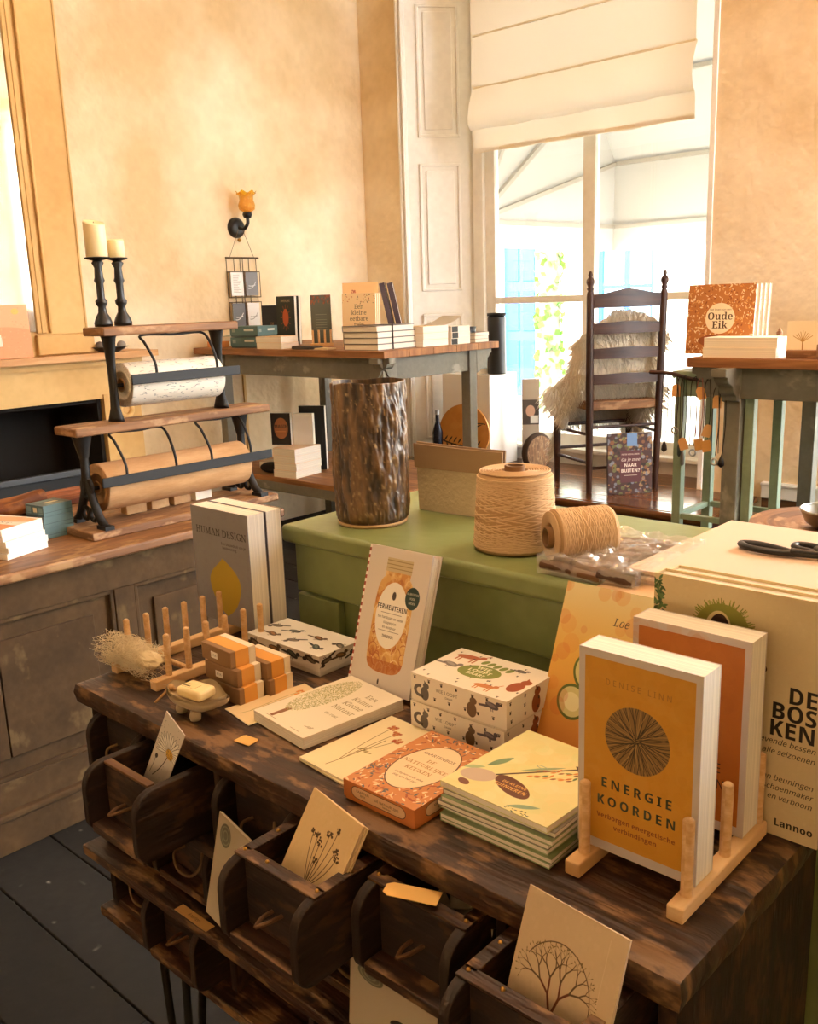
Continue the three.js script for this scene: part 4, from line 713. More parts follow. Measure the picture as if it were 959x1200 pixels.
// orange box
{
  const bg = (g, w, h, n) => { g.fillStyle = '#c8834c'; g.fillRect(0, 0, w, h); for (let i = 0; i < n; i++) { const x = rnd(0, w), y = rnd(0, h); leafAt(g, x, y, rnd(0, 6), rnd(14, 36), rnd(5, 10), ['#e9c49a', '#7d5a44', '#f0d6b0', '#a5532a', '#55606a'][i % 5]); } };
  const topM = printMat(360, 500, (g, w, h) => {
    bg(g, w, h, 420); g.fillStyle = '#ecd3ac'; g.strokeStyle = '#5d4535'; g.lineWidth = 5; g.beginPath(); g.ellipse(w / 2, h / 2, 118, 176, 0, 0, 7); g.fill(); g.stroke();
    g.save(); g.translate(w / 2, h / 2); txt(g, 'KAARTENBOX', 0, -92, 26, '#6a4d3a'); txt(g, 'DE', 0, -46, 30, '#b38a5a', { font: 'serif', bold: true }); txt(g, 'NATUURLIJKE', 0, -8, 30, '#b38a5a', { font: 'serif', bold: true }); txt(g, 'KEUKEN', 0, 32, 30, '#b38a5a', { font: 'serif', bold: true }); txt(g, 'recepten voor elke', 0, 82, 17, '#6a4d3a'); txt(g, 'dag van het jaar', 0, 104, 17, '#6a4d3a'); g.restore();
  });
  const side = (w) => printMat(w, 96, (g, W, h) => { g.fillStyle = '#c4743a'; g.fillRect(0, 0, W, h); g.fillStyle = '#d9b28a'; g.strokeStyle = '#5d4535'; g.lineWidth = 4; g.beginPath(); g.roundRect(W * 0.12, 16, W * 0.76, 64, 30); g.fill(); g.stroke(); txt(g, 'KAARTEN', W * 0.28, 38, 18, '#4a372a'); txt(g, 'BOX', W * 0.28, 58, 16, '#4a372a'); txt(g, 'DE NATUURLIJKE', W * 0.62, 46, 18, '#4a372a'); txt(g, 'keuken', W * 0.62, 64, 14, '#4a372a'); });
  const b = thing('recipe_card_box', 'orange patterned card box with an oval title on top', 'box', [-0.637, T, -0.699], 0.0);
  const s1 = side(400), s2 = side(520), pl = plain(0xc4743a);
  part(b, 'lid', mv(new THREE.BoxGeometry(0.104, 0.02, 0.147), 0, 0.0132, 0), [s2, pl, topM, pl, s1, pl]); part(b, 'tray', bx(0.1015, 0.005, 0.1445), pl, [0, 0.0026, 0]);
}
// stack of garden booklets
{
  const f = printMat(480, 520, (g, w, h) => {
    g.fillStyle = '#e9e1a4'; g.fillRect(0, 0, w, h); noiseFill(g, w, h, 80, ['#f2ecc0', '#dbe0a0', '#e8d890'], 20, 60, 0.3); g.translate(-70, 30);
    leafAt(g, 130, 300, -1.2, 120, 34, '#7fa07a'); leafAt(g, 60, 360, -0.6, 90, 26, '#a9c08c'); leafAt(g, 250, 250, -0.8, 170, 18, '#93ad84'); leafAt(g, 360, 470, -0.5, 120, 26, '#8fae90');
    g.fillStyle = '#c9b6a4'; g.beginPath(); g.ellipse(150, 370, 70, 45, -0.3, 0, 7); g.fill(); noiseFill(g.canvas ? g : g, 1, 1, 0, ['#000'], 1, 2);
    g.strokeStyle = '#4a3328'; g.lineWidth = 9; g.beginPath(); g.moveTo(200, 330); g.lineTo(410, 110); g.stroke(); g.lineWidth = 7; g.beginPath(); g.moveTo(395, 96); g.lineTo(450, 70); g.lineTo(465, 95); g.lineTo(430, 130); g.closePath(); g.stroke();
    for (let i = 0; i < 12; i++) { const x = 310 + (i % 6) * 26, y = 200 + Math.floor(i / 6) * 50 - (i % 6) * 12; leafAt(g, x, y, -0.5 - (i % 3) * 0.5, 30, 10, ['#d98a3c', '#e0a04c', '#c9752e', '#5d7a4c'][i % 4]); leafAt(g, x, y, 2.3, 26, 9, ['#d98a3c', '#8a4a2c'][i % 2]); }
    g.fillStyle = '#6a3d26'; g.beginPath(); g.ellipse(300, 360, 95, 42, 0.35, 0, 7); g.fill(); txt(g, 'DE KLEINE', 300, 346, 22, '#e0b060', { bold: true }); txt(g, 'TUINIEREN', 300, 372, 27, '#e0b060', { bold: true });
    g.fillStyle = '#7a4a30'; g.beginPath(); g.ellipse(140, 440, 28, 16, 0.3, 0, 7); g.fill(); g.strokeStyle = '#9ab0a8'; g.lineWidth = 3; g.beginPath(); g.ellipse(300, 180, 26, 8, 0.1, 0, 7); g.stroke(); g.fillStyle = '#2f4a3c'; for (let i = 0; i < 40; i++) g.fillRect(360 + rnd(0, 100), 460 + rnd(0, 50), 7, 3);
  }, 0.4);
  const labels = ['bottom', 'second', 'third', 'fourth', 'fifth', 'sixth'].map((k) => `green garden booklet, ${k} from the bottom of its stack`); labels.push('yellow garden booklet with a spade on top of its stack');
  const cols = [0x97ab7a, 0x8a9c70, 0xa5b489, 0x7f7a70, 0x9cae80, 0x8d887c, 0xd9d59a]; let y = T + 0.0003;
  labels.forEach((l, i) => { const last = i === 6, t = 0.0058; const b = book('garden_booklet', l, { w: 0.135, h: 0.15, t: last ? 0.007 : t, front: last ? f : undefined, color: cols[i], pose: 'flat', p: [-0.512 + rnd(-0.004, 0.004), y, -0.733 + rnd(-0.003, 0.003)], turn: rnd(-0.02, 0.03) - (last ? 0.02 : 0) }); b; y += t + 0.0004; });
}
// animal track memory boxes
{
  const foot = (g, x, y, k, c) => { g.fillStyle = c; g.beginPath(); g.ellipse(x, y, 4 * k, 5 * k, 0, 0, 7); g.fill(); for (let i = -1; i < 2; i++) { g.beginPath(); g.arc(x + i * 4 * k, y - 7 * k, 1.7 * k, 0, 7); g.fill(); } };
  const animal = (g, x, y, k, c, tail) => { g.fillStyle = c; g.beginPath(); g.ellipse(x, y, 14 * k, 22 * k, 0, 0, 7); g.fill(); g.beginPath(); g.arc(x + 5 * k, y - 26 * k, 10 * k, 0, 7); g.fill(); g.beginPath(); g.moveTo(x, y - 33 * k); g.lineTo(x - 1 * k, y - 44 * k); g.lineTo(x + 7 * k, y - 34 * k); g.fill(); if (tail) { g.lineWidth = 10 * k; g.strokeStyle = c; g.beginPath(); g.arc(x - 16 * k, y - 6 * k, 16 * k, 1.2, 5); g.stroke(); } };
  const four = (g, x, y, k, c) => { g.fillStyle = c; g.beginPath(); g.ellipse(x, y, 30 * k, 11 * k, -0.1, 0, 7); g.fill(); g.beginPath(); g.arc(x + 30 * k, y - 10 * k, 8 * k, 0, 7); g.fill(); for (const d of [-22, -14, 14, 22]) g.fillRect(x + d * k, y + 4 * k, 4 * k, 22 * k); g.strokeStyle = c; g.lineWidth = 3 * k; g.beginPath(); g.moveTo(x + 32 * k, y - 16 * k); g.lineTo(x + 40 * k, y - 30 * k); g.stroke(); };
  const F = printMat(460, 130, (g, w, h) => { g.fillStyle = '#eae2d6'; g.fillRect(0, 0, w, h); animal(g, 70, 86, 1.5, '#5f5a58', 1); animal(g, 300, 88, 1.65, '#6b533c', 0); noiseFill(g, 1, 1, 0, ['#000'], 1, 2); txt(g, 'WIE LOOPT', 180, 52, 21, '#6a625a'); txt(g, 'DAAR', 190, 74, 15, '#6a625a'); for (let i = 0; i < 13; i++) foot(g, 20 + i * 35 + rnd(-6, 6), 22 + (i % 2) * 80 + rnd(-4, 8), 1.2, '#2c2622'); birdAt(g, 395, 40, 1.5, 0, '#5a5560', '#807a84'); });
  const R = printMat(320, 130, (g, w, h) => { g.fillStyle = '#eae2d6'; g.fillRect(0, 0, w, h); animal(g, 190, 84, 2.0, '#8f4a2a', 0); for (let i = 0; i < 12; i++) foot(g, 30 + (i % 4) * 88 + rnd(-6, 6), 24 + Math.floor(i / 4) * 42, 1.2, '#2c2622'); });
  const Tp = printMat(460, 330, (g, w, h) => {
    g.fillStyle = '#ece4d6'; g.fillRect(0, 0, w, h); four(g, 90, 62, 1.9, '#b0603a'); birdAt(g, 75, 165, 1.9, 0.1, '#77706c', '#96908a'); four(g, 310, 262, 1.5, '#c07a44'); animal(g, 412, 200, 2.2, '#9c4e2c', 0); birdAt(g, 345, 60, 1.2, 0, '#5a5250', '#7a726c');
    g.fillStyle = '#7c8a3e'; g.beginPath(); g.ellipse(215, 165, 92, 62, -0.15, 0, 7); g.fill(); for (let i = 0; i < 5; i++) { g.beginPath(); g.ellipse(180 + i * 32, 72 + i * 4, 13, 22, 0.3, 0, 7); g.fill(); }
    txt(g, 'WIE', 215, 128, 34, '#efe8cc', { bold: true }); txt(g, 'LOOPT', 215, 160, 34, '#efe8cc', { bold: true }); txt(g, 'DAAR?', 215, 192, 28, '#efe8cc', { bold: true }); for (let i = 0; i < 22; i++) foot(g, rnd(10, 450), rnd(10, 320), 0.9, '#3a332d');
  });
  const pl = plain(0xeae2d6);
  ['bottom', 'top'].forEach((k, i) => { const b = thing('animal_memory_box', `cream memory game box with animals and footprints, ${k} of the two`, 'box', [-0.673 + i * 0.002, T + i * 0.0385, -0.849], i * 0.015, 'animal memory boxes'); part(b, 'lid', mv(new THREE.BoxGeometry(0.146, 0.035, 0.102), 0, 0.0205, 0), [R, R, Tp, pl, F, F]); part(b, 'tray', bx(0.143, 0.004, 0.099), plain(0xd9d0c2), [0, 0.0021, 0]); });
}
// orange books with a circle
{
  const f = printMat(420, 700, (g, w, h) => {
    g.fillStyle = '#cfc3bb'; g.fillRect(0, 0, w, h); g.fillStyle = '#d0942f'; g.fillRect(22, 26, w - 44, h - 60); noiseFill(g, w, h - 80, 300, ['#d39a35', '#bd7d1c', '#d8a54a'], 6, 40, 0.12); g.fillStyle = '#cfc3bb'; g.fillRect(0, 0, 22, h); g.fillRect(w - 22, 0, 22, h); g.fillRect(0, 0, w, 26); g.fillRect(0, h - 34, w, 34);
    txt(g, 'DENISE LINN', w / 2, 100, 27, '#a2702a', { gap: 7 }); g.fillStyle = '#8a6a3c'; g.beginPath(); g.arc(w / 2, 275, 112, 0, 7); g.fill(); g.lineWidth = 1.7; for (let i = 0; i < 90; i++) { const a = i / 90 * 6.283, b = a + rnd(-0.25, 0.25); g.strokeStyle = i % 3 ? '#2c2118' : '#b58f52'; g.beginPath(); g.moveTo(w / 2 + rnd(-6, 6), 275 + rnd(-6, 6)); g.quadraticCurveTo(w / 2 + Math.cos(b) * 60, 275 + Math.sin(b) * 60, w / 2 + Math.cos(a) * 112, 275 + Math.sin(a) * 112); g.stroke(); }
    txt(g, 'ENERGIE', w / 2, 452, 47, '#3d4a3c', { gap: 9, bold: true }); txt(g, 'KOORDEN', w / 2, 516, 47, '#3d4a3c', { gap: 9, bold: true }); txt(g, 'Verborgen energetische', w / 2, 574, 24, '#8a4a22', { bold: true }); txt(g, 'verbindingen', w / 2, 606, 24, '#8a4a22', { bold: true });
  }, 0.5);
  book('orange_book', 'orange book with a dark radiating circle, front copy in the dowel rack', { w: 0.121, h: 0.199, t: 0.034, front: f, color: 0xd8cec6, p: [-0.3765, T + 0.0155, -0.7145], turn: 0 });
  const f2 = printMat(420, 700, (g, w, h) => { g.fillStyle = '#cfc3bb'; g.fillRect(0, 0, w, h); g.fillStyle = '#bd6f26'; g.fillRect(22, 26, w - 44, h - 60); noiseFill(g, w - 60, h - 100, 200, ['#c97d30', '#ad611c'], 6, 40, 0.12); txt(g, 'ENERGIE', w / 2, 470, 49, '#3a2c22', { gap: 10 }); txt(g, 'KOORDEN', w / 2, 530, 49, '#3a2c22', { gap: 10 }); txt(g, '2,95', w - 60, h - 60, 22, '#6a3a1c'); }, 0.5);
  book('orange_book', 'darker orange book standing behind the front copy in the dowel rack', { w: 0.121, h: 0.199, t: 0.034, front: f2, color: 0xd8cec6, p: [-0.3765, T + 0.0155, -0.8135], turn: 0 });
}
// big beige forest book
{
  const f = printMat(600, 840, (g, w, h) => {
    g.fillStyle = '#d3be92'; g.fillRect(0, 0, w, h); noiseFill(g, w, h, 900, ['#c9b286', '#dccaa2'], 2, 9, 0.16);
    for (let i = 0; i < 60; i++) leafAt(g, rnd(0, 34), rnd(20, 240), rnd(0, 6), 26, 9, ['#3f5a34', '#5d7a48'][i % 2]);
    for (let i = 0; i < 240; i++) { const a = rnd(0, 6.283), r = 92 + rnd(0, 26); stem(g, 250 + Math.cos(a) * 70, 160 + Math.sin(a) * 70, 250 + Math.cos(a) * r, 160 + Math.sin(a) * r, 0, 3, ['#8a8f3c', '#767c30', '#a0a34e'][i % 3]); }
    g.fillStyle = '#8a8c3c'; g.beginPath(); g.arc(250, 160, 94, 0, 7); g.fill(); noiseFill(g, 1, 1, 0, ['#000'], 1, 2); g.fillStyle = '#d9c690'; g.beginPath(); g.ellipse(235, 160, 46, 68, 0.1, 0, 7); g.fill(); g.fillStyle = '#3a1d16'; g.beginPath(); g.ellipse(238, 160, 36, 58, 0.1, 0, 7); g.fill(); g.beginPath(); g.ellipse(350, 240, 60, 24, 0.4, 0, 7); g.fill();
    ['DE', 'BOS', 'KEN'].forEach((s, i) => txt(g, s, 575, 330 + i * 62, 78, '#1f1a16', { bold: true, align: 'right' })); ['30 langlevende bessen', 'voor alle seizoenen'].forEach((s, i) => txt(g, s, 575, 500 + i * 36, 27, '#2b241e', { align: 'right', italic: true }));
    ['van beuningen', 'schoenmaker', 'en verboom'].forEach((s, i) => txt(g, s, 575, 630 + i * 34, 27, '#2b241e', { align: 'right', italic: true })); txt(g, 'Lannoo', 520, 790, 36, '#1f1a16', { bold: true });
  }, 0.75);
  book('forest_book', 'large beige hardback with a spiky chestnut on its cover', { w: 0.178, h: 0.247, t: 0.022, front: f, color: 0xd3be92, hard: true, p: [-0.352, T + 0.0005, -0.857], turn: 0 });
  book('forest_book', 'large beige hardback standing behind the chestnut book', { w: 0.178, h: 0.245, t: 0.022, color: 0xd3be92, hard: true, p: [-0.349, T + 0.0005, -0.882], turn: 0 });
}
// ---- cards in the drawers: a card in a plane that leans about a base line
function drawerCard(name, label, o) {
  const n = V(0, Math.sin(o.lean), Math.cos(o.lean)), hit = ([px, py]) => { const d = ray(px, py), t = V(0, o.yb, o.zb).sub(camera.position).dot(n) / d.dot(n); return d.multiplyScalar(t).add(camera.position); };
  const a = hit(o.tl), b = hit(o.tr), base = V((a.x + b.x) / 2, o.yb, o.zb), h = Math.hypot((a.y + b.y) / 2 - o.yb, (a.z + b.z) / 2 - o.zb), w = a.distanceTo(b), rl = o.roll ?? 0; base.x += Math.sin(rl) * h;
  for (let i = 0; i < (o.n ?? 1); i++) card(name, (o.labels ?? [label])[i] ?? label, { w: w - i * 0.001, h: h / Math.cos(rl) - 0.002 * i, t: 0.0016, front: i ? o.front2 : o.front, color: o.color, p: [base.x + i * 0.002, o.yb, o.zb - i * 0.0024], lean: o.lean, roll: rl + (i ? 0.012 : 0), group: o.group });
}
{
  const daisy = printMat(200, 480, (g, w, h) => { g.fillStyle = '#ddd2c6'; g.fillRect(0, 0, w, h); g.scale(1, 0.72); stem(g, 60, 470, 130, 250, 20, 5, INK); stem(g, 30, 470, 40, 330, 5, 3, INK); for (let i = 0; i < 17; i++) { const a = Math.PI + i / 16 * Math.PI * 1.25 - 0.5; g.save(); g.translate(135, 215); g.rotate(a); g.fillStyle = '#efe8de'; g.strokeStyle = INK; g.lineWidth = 2.2; g.beginPath(); g.ellipse(78, 0, 52, 10, 0, 0, 7); g.fill(); g.stroke(); g.restore(); } g.fillStyle = '#d8a43a'; g.beginPath(); g.arc(140, 222, 34, 0, 7); g.fill(); for (let i = 0; i < 60; i++) { g.fillStyle = INK; g.fillRect(110 + rnd(0, 60), 200 + rnd(0, 50), 3, 3); } noiseFill(g, w, h, 30, [INK], 1, 3, 0.8); g.fillStyle = INK; g.beginPath(); g.ellipse(42, 325, 12, 18, 0.2, 0, 7); g.fill(); });
  card('daisy_bookmark', 'pale bookmark with a drawn daisy tilted in an open drawer', { w: 0.043, h: 0.157, t: 0.0012, front: daisy, color: 0xddd2c6, p: [-1.03, 0.81, -0.584], lean: 0.02, roll: -0.54 });
  const branch = printMat(300, 400, (g, w, h) => { g.fillStyle = '#d9b987'; g.fillRect(0, 0, w, h); noiseFill(g, w, h, 400, ['#cfae7a', '#e2c496'], 2, 7, 0.2); const c = '#4f3a26'; g.translate(-22, -30); g.scale(1.15, 0.88); stem(g, 140, 390, 150, 300, -6, 5, c); for (const [x, y, b] of [[195, 95, 20], [165, 120, 10], [120, 150, -10], [140, 165, -5], [95, 150, -16], [215, 150, 24], [230, 170, 30], [150, 220, -4]]) { stem(g, 148, 310, x, y, b, 2.4, c); g.fillStyle = c; for (let k = 0; k < 14; k++) { g.beginPath(); g.arc(x + rnd(-12, 12), y + rnd(-9, 9), rnd(1.5, 4.5), 0, 7); g.fill(); } } for (const [x, y] of [[100, 320], [70, 330], [190, 310], [215, 320], [85, 350]]) leafAt(g, x, y, rnd(-0.6, 0.6), 30, 6, c); }, 0.8);
  drawerCard('branch_card', '', { tl: [366, 931], tr: [429, 960], yb: 0.80, zb: -0.527, lean: 0.45, roll: -0.18, front: branch, color: 0xdcc093, n: 4, labels: ['tan card with a drawn wildflower sprig, front of the drawer stack', 'second tan card behind the wildflower sprig card', 'third tan card behind the wildflower sprig card', 'rearmost tan card behind the wildflower sprig card'] });
  const tree = printMat(360, 400, (g, w, h) => {
    g.fillStyle = '#cdb391'; g.fillRect(0, 0, w, h); noiseFill(g, w, h, 300, ['#c4a985', '#d8c0a0'], 2, 8, 0.2); g.scale(0.95, 0.78); g.strokeStyle = '#5f4a36'; g.lineWidth = 3; g.beginPath(); g.ellipse(165, 255, 135, 150, 0.1, 3.6, 8.2); g.stroke(); g.fillRect(318, 20, 2, 360);
    const br = (x, y, a, l, n) => { const x1 = x + Math.cos(a) * l, y1 = y + Math.sin(a) * l; stem(g, x, y, x1, y1, rnd(-4, 4), n * 1.5 + 0.6, n > 3 ? '#6a3526' : '#5f4a34'); if (n > 0) { br(x1, y1, a - rnd(0.25, 0.6), l * 0.76, n - 1); br(x1, y1, a + rnd(0.25, 0.6), l * 0.76, n - 1); } else leafAt(g, x1, y1, a, 9, 3, '#6d5c34'); };
    br(165, 385, -1.5, 78, 6); g.fillStyle = '#6a3526'; g.beginPath(); g.moveTo(130, 398); g.lineTo(156, 320); g.lineTo(176, 320); g.lineTo(195, 398); g.fill();
  }, 0.8);
  drawerCard('tree_card', '', { tl: [621, 1042], tr: [741, 1096], yb: 0.80, zb: -0.542, lean: 0.28, roll: -0.07, front: tree, color: 0xd8c6ac, n: 2, labels: ['beige card with a bare tree in a circle standing in the end drawer', 'pale envelope behind the tree card'] });
  const logo = printMat(240, 320, (g, w, h) => { g.fillStyle = '#b9a98f'; g.fillRect(0, 0, w, h); g.fillStyle = '#6f6d5c'; g.beginPath(); g.arc(55, 50, 34, 0, 7); g.fill(); g.strokeStyle = '#8d8a74'; g.lineWidth = 4; g.beginPath(); g.arc(55, 50, 26, 0, 7); g.stroke(); g.beginPath(); g.arc(55, 50, 14, 0, 7); g.stroke(); g.strokeStyle = '#2a241f'; g.lineWidth = 12; g.beginPath(); g.arc(150, 190, 34, 3.2, 5); g.stroke(); g.fillStyle = '#9c8f7c'; g.beginPath(); g.ellipse(175, 190, 34, 22, 0.2, 0, 7); g.fill(); }, 0.8);
  drawerCard('sticker_card', '', { tl: [257, 962], tr: [300, 980], yb: 0.686, zb: -0.584, lean: 0.0, roll: -0.3, front: logo, color: 0xb9a98f, n: 2, labels: ['grey card with a round sticker standing in the second row of drawers', 'card behind the round sticker card in the second row'] });
  drawerCard('sticker_card', '', { tl: [413, 1130], tr: [520, 1172], yb: 0.677, zb: -0.583, lean: 0.03, roll: -0.06, front: logo, color: 0xb9a98f, n: 2, labels: ['card with round sticker and dark brush mark under the tagged drawer', 'card just behind the brush mark card'] });
  // tags
  const tg = extr((() => { const s = poly([[-0.028, -0.006], [-0.022, -0.0105], [0.028, -0.0105], [0.028, 0.0105], [-0.022, 0.0105], [-0.028, 0.006]]); const h = new THREE.Path(); h.absarc(-0.021, 0, 0.0022, 0, 7); s.holes.push(h); return s; })(), 0.0008).rotateX(-Math.PI / 2);
  solo('paper_tag', 'yellow luggage tag lying across the rim of a drawer', 'tag', tg, M.tagCard, [-0.55, 0.8875, -0.581], [0.0, 0.41, -0.03]);
  solo('drawer_label', 'narrow paper label stuck on the ledge under a drawer row', 'label', new THREE.BoxGeometry(0.07, 0.0006, 0.014), printMat(256, 48, (g, w, h) => { g.fillStyle = '#d9a866'; g.fillRect(0, 0, w, h); txt(g, 'kaarten', w / 2, h / 2, 26, '#7a5228', { italic: true }); }), [-0.945, 0.6725, -0.584], [0, 0, 0]);
  const scrap = new THREE.PlaneGeometry(0.05, 0.05, 6, 6), sp = scrap.attributes.position; for (let i = 0; i < sp.count; i++) sp.setZ(i, 0.01 * Math.sin(i * 2.1) + 0.006 * Math.cos(i * 1.3)); scrap.computeVertexNormals();
  for (let i = 0; i < 4; i++) solo('tissue_scrap', 'crumpled pale tissue lying inside the tagged drawer', 'tissue', scrap, new THREE.MeshStandardMaterial({ color: 0xb5ac9c, roughness: 0.9, side: THREE.DoubleSide }), [-0.545 + i * 0.012, 0.835 + (i % 2) * 0.014, -0.615 - (i % 3) * 0.012], [rnd(-1.3, -0.3), rnd(-1, 1), rnd(-0.6, 0.6)], 'tissue in the tagged drawer');
}
// ================================================================ THINGS ON THE GREEN COUNTER
// bark vase
{
  const R = 0.0605, Hh = 0.232, nr = 200, prof = [[0.0, 0.004], [R * 0.92, 0.004], [R * 0.97, 0.012]];
  for (let i = 1; i <= 110; i++) prof.push([R * (0.97 + 0.03 * Math.sin(i / 110 * 3)), 0.012 + (Hh - 0.012) * i / 110]);
  prof.push([R * 0.93, Hh], [R * 0.9, Hh * 0.6], [R * 0.9, 0.02], [0, 0.02]);
  const g = lathe(prof, nr), p = g.attributes.position, col = new Float32Array(p.count * 3), c = new THREE.Color();
  for (let i = 0; i < p.count; i++) {
    const x = p.getX(i), y = p.getY(i), z = p.getZ(i), a = (Math.atan2(z, x) / 6.28318 + 1) % 1, r = Math.hypot(x, z), out = r > R * 0.945 && y > 0.006;
    const rg = fbm(a, y * 2.2, 44, 13, 4, 71), big = fbm(a, y, 5, 6, 3, 79), n = (rg - 0.5) * 0.011 + (big - 0.5) * 0.008, k = out ? (r + n) / r : 1;
    p.setXYZ(i, x * k, y + (y > Hh * 0.98 ? (big - 0.5) * 0.012 : 0), z * k);
    const s = fbm(a, y * 3, 90, 40, 3, 83); c.setHex(0x2e1d10).lerp(new THREE.Color(0x7d5c36), clamp((rg - 0.32) * 2.2)).lerp(new THREE.Color(0xa5885a), clamp((s - 0.66) * 6)); col.set([c.r, c.g, c.b], i * 3);
  }
  g.setAttribute('color', new THREE.BufferAttribute(col, 3)); g.computeVertexNormals();
  const v = thing('bark_vase', 'tall brown glazed vase with rough bark texture on the green counter', 'vase', [-1.074, GR, -1.072]);
  part(v, 'body', g, new THREE.MeshPhysicalMaterial({ vertexColors: true, roughness: 0.45, clearcoat: 0.45, clearcoatRoughness: 0.2 }));
  part(v, 'foot_ring', lathe([[R * 0.8, 0.0003], [R * 0.95, 0.0003], [R * 0.97, 0.006], [R * 0.8, 0.006], [R * 0.8, 0.0003]], 50), mat(0xc9a67a, 0.7));
}
// kraft pouch behind the spool
{
  const b = thing('felt_pouch', 'beige felt paper bag with a brown folded rim behind the vase', 'bag', [-0.985, GR, -1.19], 0.1);
  const felt = mat(0xcdbb9c, 0.95, { bumpMap: M.kraft.bumpMap, bumpScale: 0.002 }), rim = mat(0x9c805f, 0.9);
  const sheet = (w0, w1, y0, y1, z, th) => { const g = new THREE.BoxGeometry(1, 1, th, 16, 6, 1), p = g.attributes.position; for (let i = 0; i < p.count; i++) { const u = p.getX(i), v = p.getY(i) + 0.5, w = lerp(w0, w1, v); p.setXYZ(i, u * w, lerp(y0, y1, v) + u * -0.004 * v, p.getZ(i) + z + 0.005 * (1 - 4 * u * u)); } g.computeVertexNormals(); return wuv(g); };
  part(b, 'front', sheet(0.165, 0.172, 0.001, 0.088, 0, 0.003), felt); part(b, 'rim', sheet(0.175, 0.178, 0.076, 0.115, 0.0035, 0.003), rim); part(b, 'back', sheet(0.165, 0.178, 0.001, 0.117, -0.006, 0.003), rim);
}
// twine spools: core, wound body and the outer turns of twine as one long thread
function spool(label, p, rot, rTop, rBot, h, turns, cross) {
  const s = thing('twine_spool', label, 'twine', p); s.rotation.set(...rot);
  const tw = mat(0xb89468, 0.95);
  part(s, 'wound_body', lathe([[0.016, 0], [rBot * 0.96, 0.0005], [rBot, 0.006], [lerp(rBot, rTop, 0.5) + 0.001, h / 2], [rTop, h - 0.008], [rTop * 0.94, h - 0.002], [0.016, h - 0.001], [0.016, 0]], 56), tw);
  const pts = [], N = turns * 26; for (let i = 0; i <= N; i++) { const t = i / N, a = t * turns * 6.28318, v = cross ? 0.5 + 0.47 * Math.sin(t * cross * 6.28318) : 0.02 + 0.96 * t, r = lerp(rBot, rTop, v) + 0.0004 + 0.0006 * Math.sin(i * 0.9); pts.push(V(Math.cos(a) * r, 0.003 + v * (h - 0.008), Math.sin(a) * r)); }
  part(s, 'outer_turns', new THREE.TubeGeometry(new THREE.CatmullRomCurve3(pts), N, 0.0011, 5), mat(0xd6b58c, 0.95));
  const rings = []; for (let k = 0; k < 9; k++) rings.push(mv(new THREE.TorusGeometry(lerp(0.02, rTop * 0.94, k / 8), 0.0013, 5, 40), 0, h - 0.001, 0, Math.PI / 2)); part(s, 'end_turns', merge(rings), mat(0xc9a880, 0.95));
  part(s, 'card_tube', lathe([[0.011, 0.0], [0.015, 0.0], [0.015, h + 0.006], [0.011, h + 0.006], [0.011, 0.0]], 28), mat(0x8a643c, 0.8));
  return s;
}
spool('big cone of natural twine standing upright on the green counter', [-0.785, GR + 0.0003, -1.076], [0, 0, 0], 0.0535, 0.06, 0.115, 90, 18.5);
{ const s = spool('smaller roll of natural twine lying on its side', [-0.708, GR + 0.0372, -1.02], [0, 0, 0], 0.0365, 0.0365, 0.088, 70, 13.5); s.rotation.order = 'YXZ'; s.rotation.set(-Math.PI / 2, -0.62, 0); const dir = V(0, 1, 0).applyEuler(s.rotation); s.position.set(-0.645, GR + 0.0372, -1.105); s.position.addScaledVector(dir, -0.0); s.rotation.set(Math.PI / 2, -0.62, 0); }
// cellophane pack
{
  const b = thing('cellophane_pack', 'flat clear cellophane pack of brown bark pieces on the counter', 'package', [-0.612, GR, -1.08], 0.0);
  const cols = [0x5a3a22, 0x6e4a2c, 0x452a18].map((c) => mat(c, 0.8));
  for (let i = 0; i < 42; i++) { const l = rnd(0.04, 0.05); part(b, 'bark_piece', wuv(mv(new THREE.CylinderGeometry(0.0065, 0.006, l, 7), 0, 0, 0, 0, 0, Math.PI / 2)), cols[i % 3], [-0.043 + (i % 3) * 0.043, 0.0085 + (i % 2) * 0.003, -0.088 + Math.floor(i / 3) * 0.0137], [rnd(0, 6), rnd(-0.15, 0.15), 0]); }
  const g = new THREE.BoxGeometry(0.145, 0.024, 0.19, 34, 3, 40), p = g.attributes.position;
  for (let i = 0; i < p.count; i++) { const x = p.getX(i), y = p.getY(i), z = p.getZ(i), n = fbm(x * 4 + 3, z * 4 + 3, 16, 16, 3, 91) - 0.5; p.setXYZ(i, x + n * 0.006, y > -0.011 ? y + n * 0.02 * (y > 0.01 ? 1 : 0.3) : y, z + n * 0.006); }
  g.computeVertexNormals(); part(b, 'film', g, phys(0xffffff, 0.06, { transmission: 0.8, thickness: 0, ior: 1.6, clearcoat: 1, clearcoatRoughness: 0.05 }), [0, 0.0125, 0]);
}
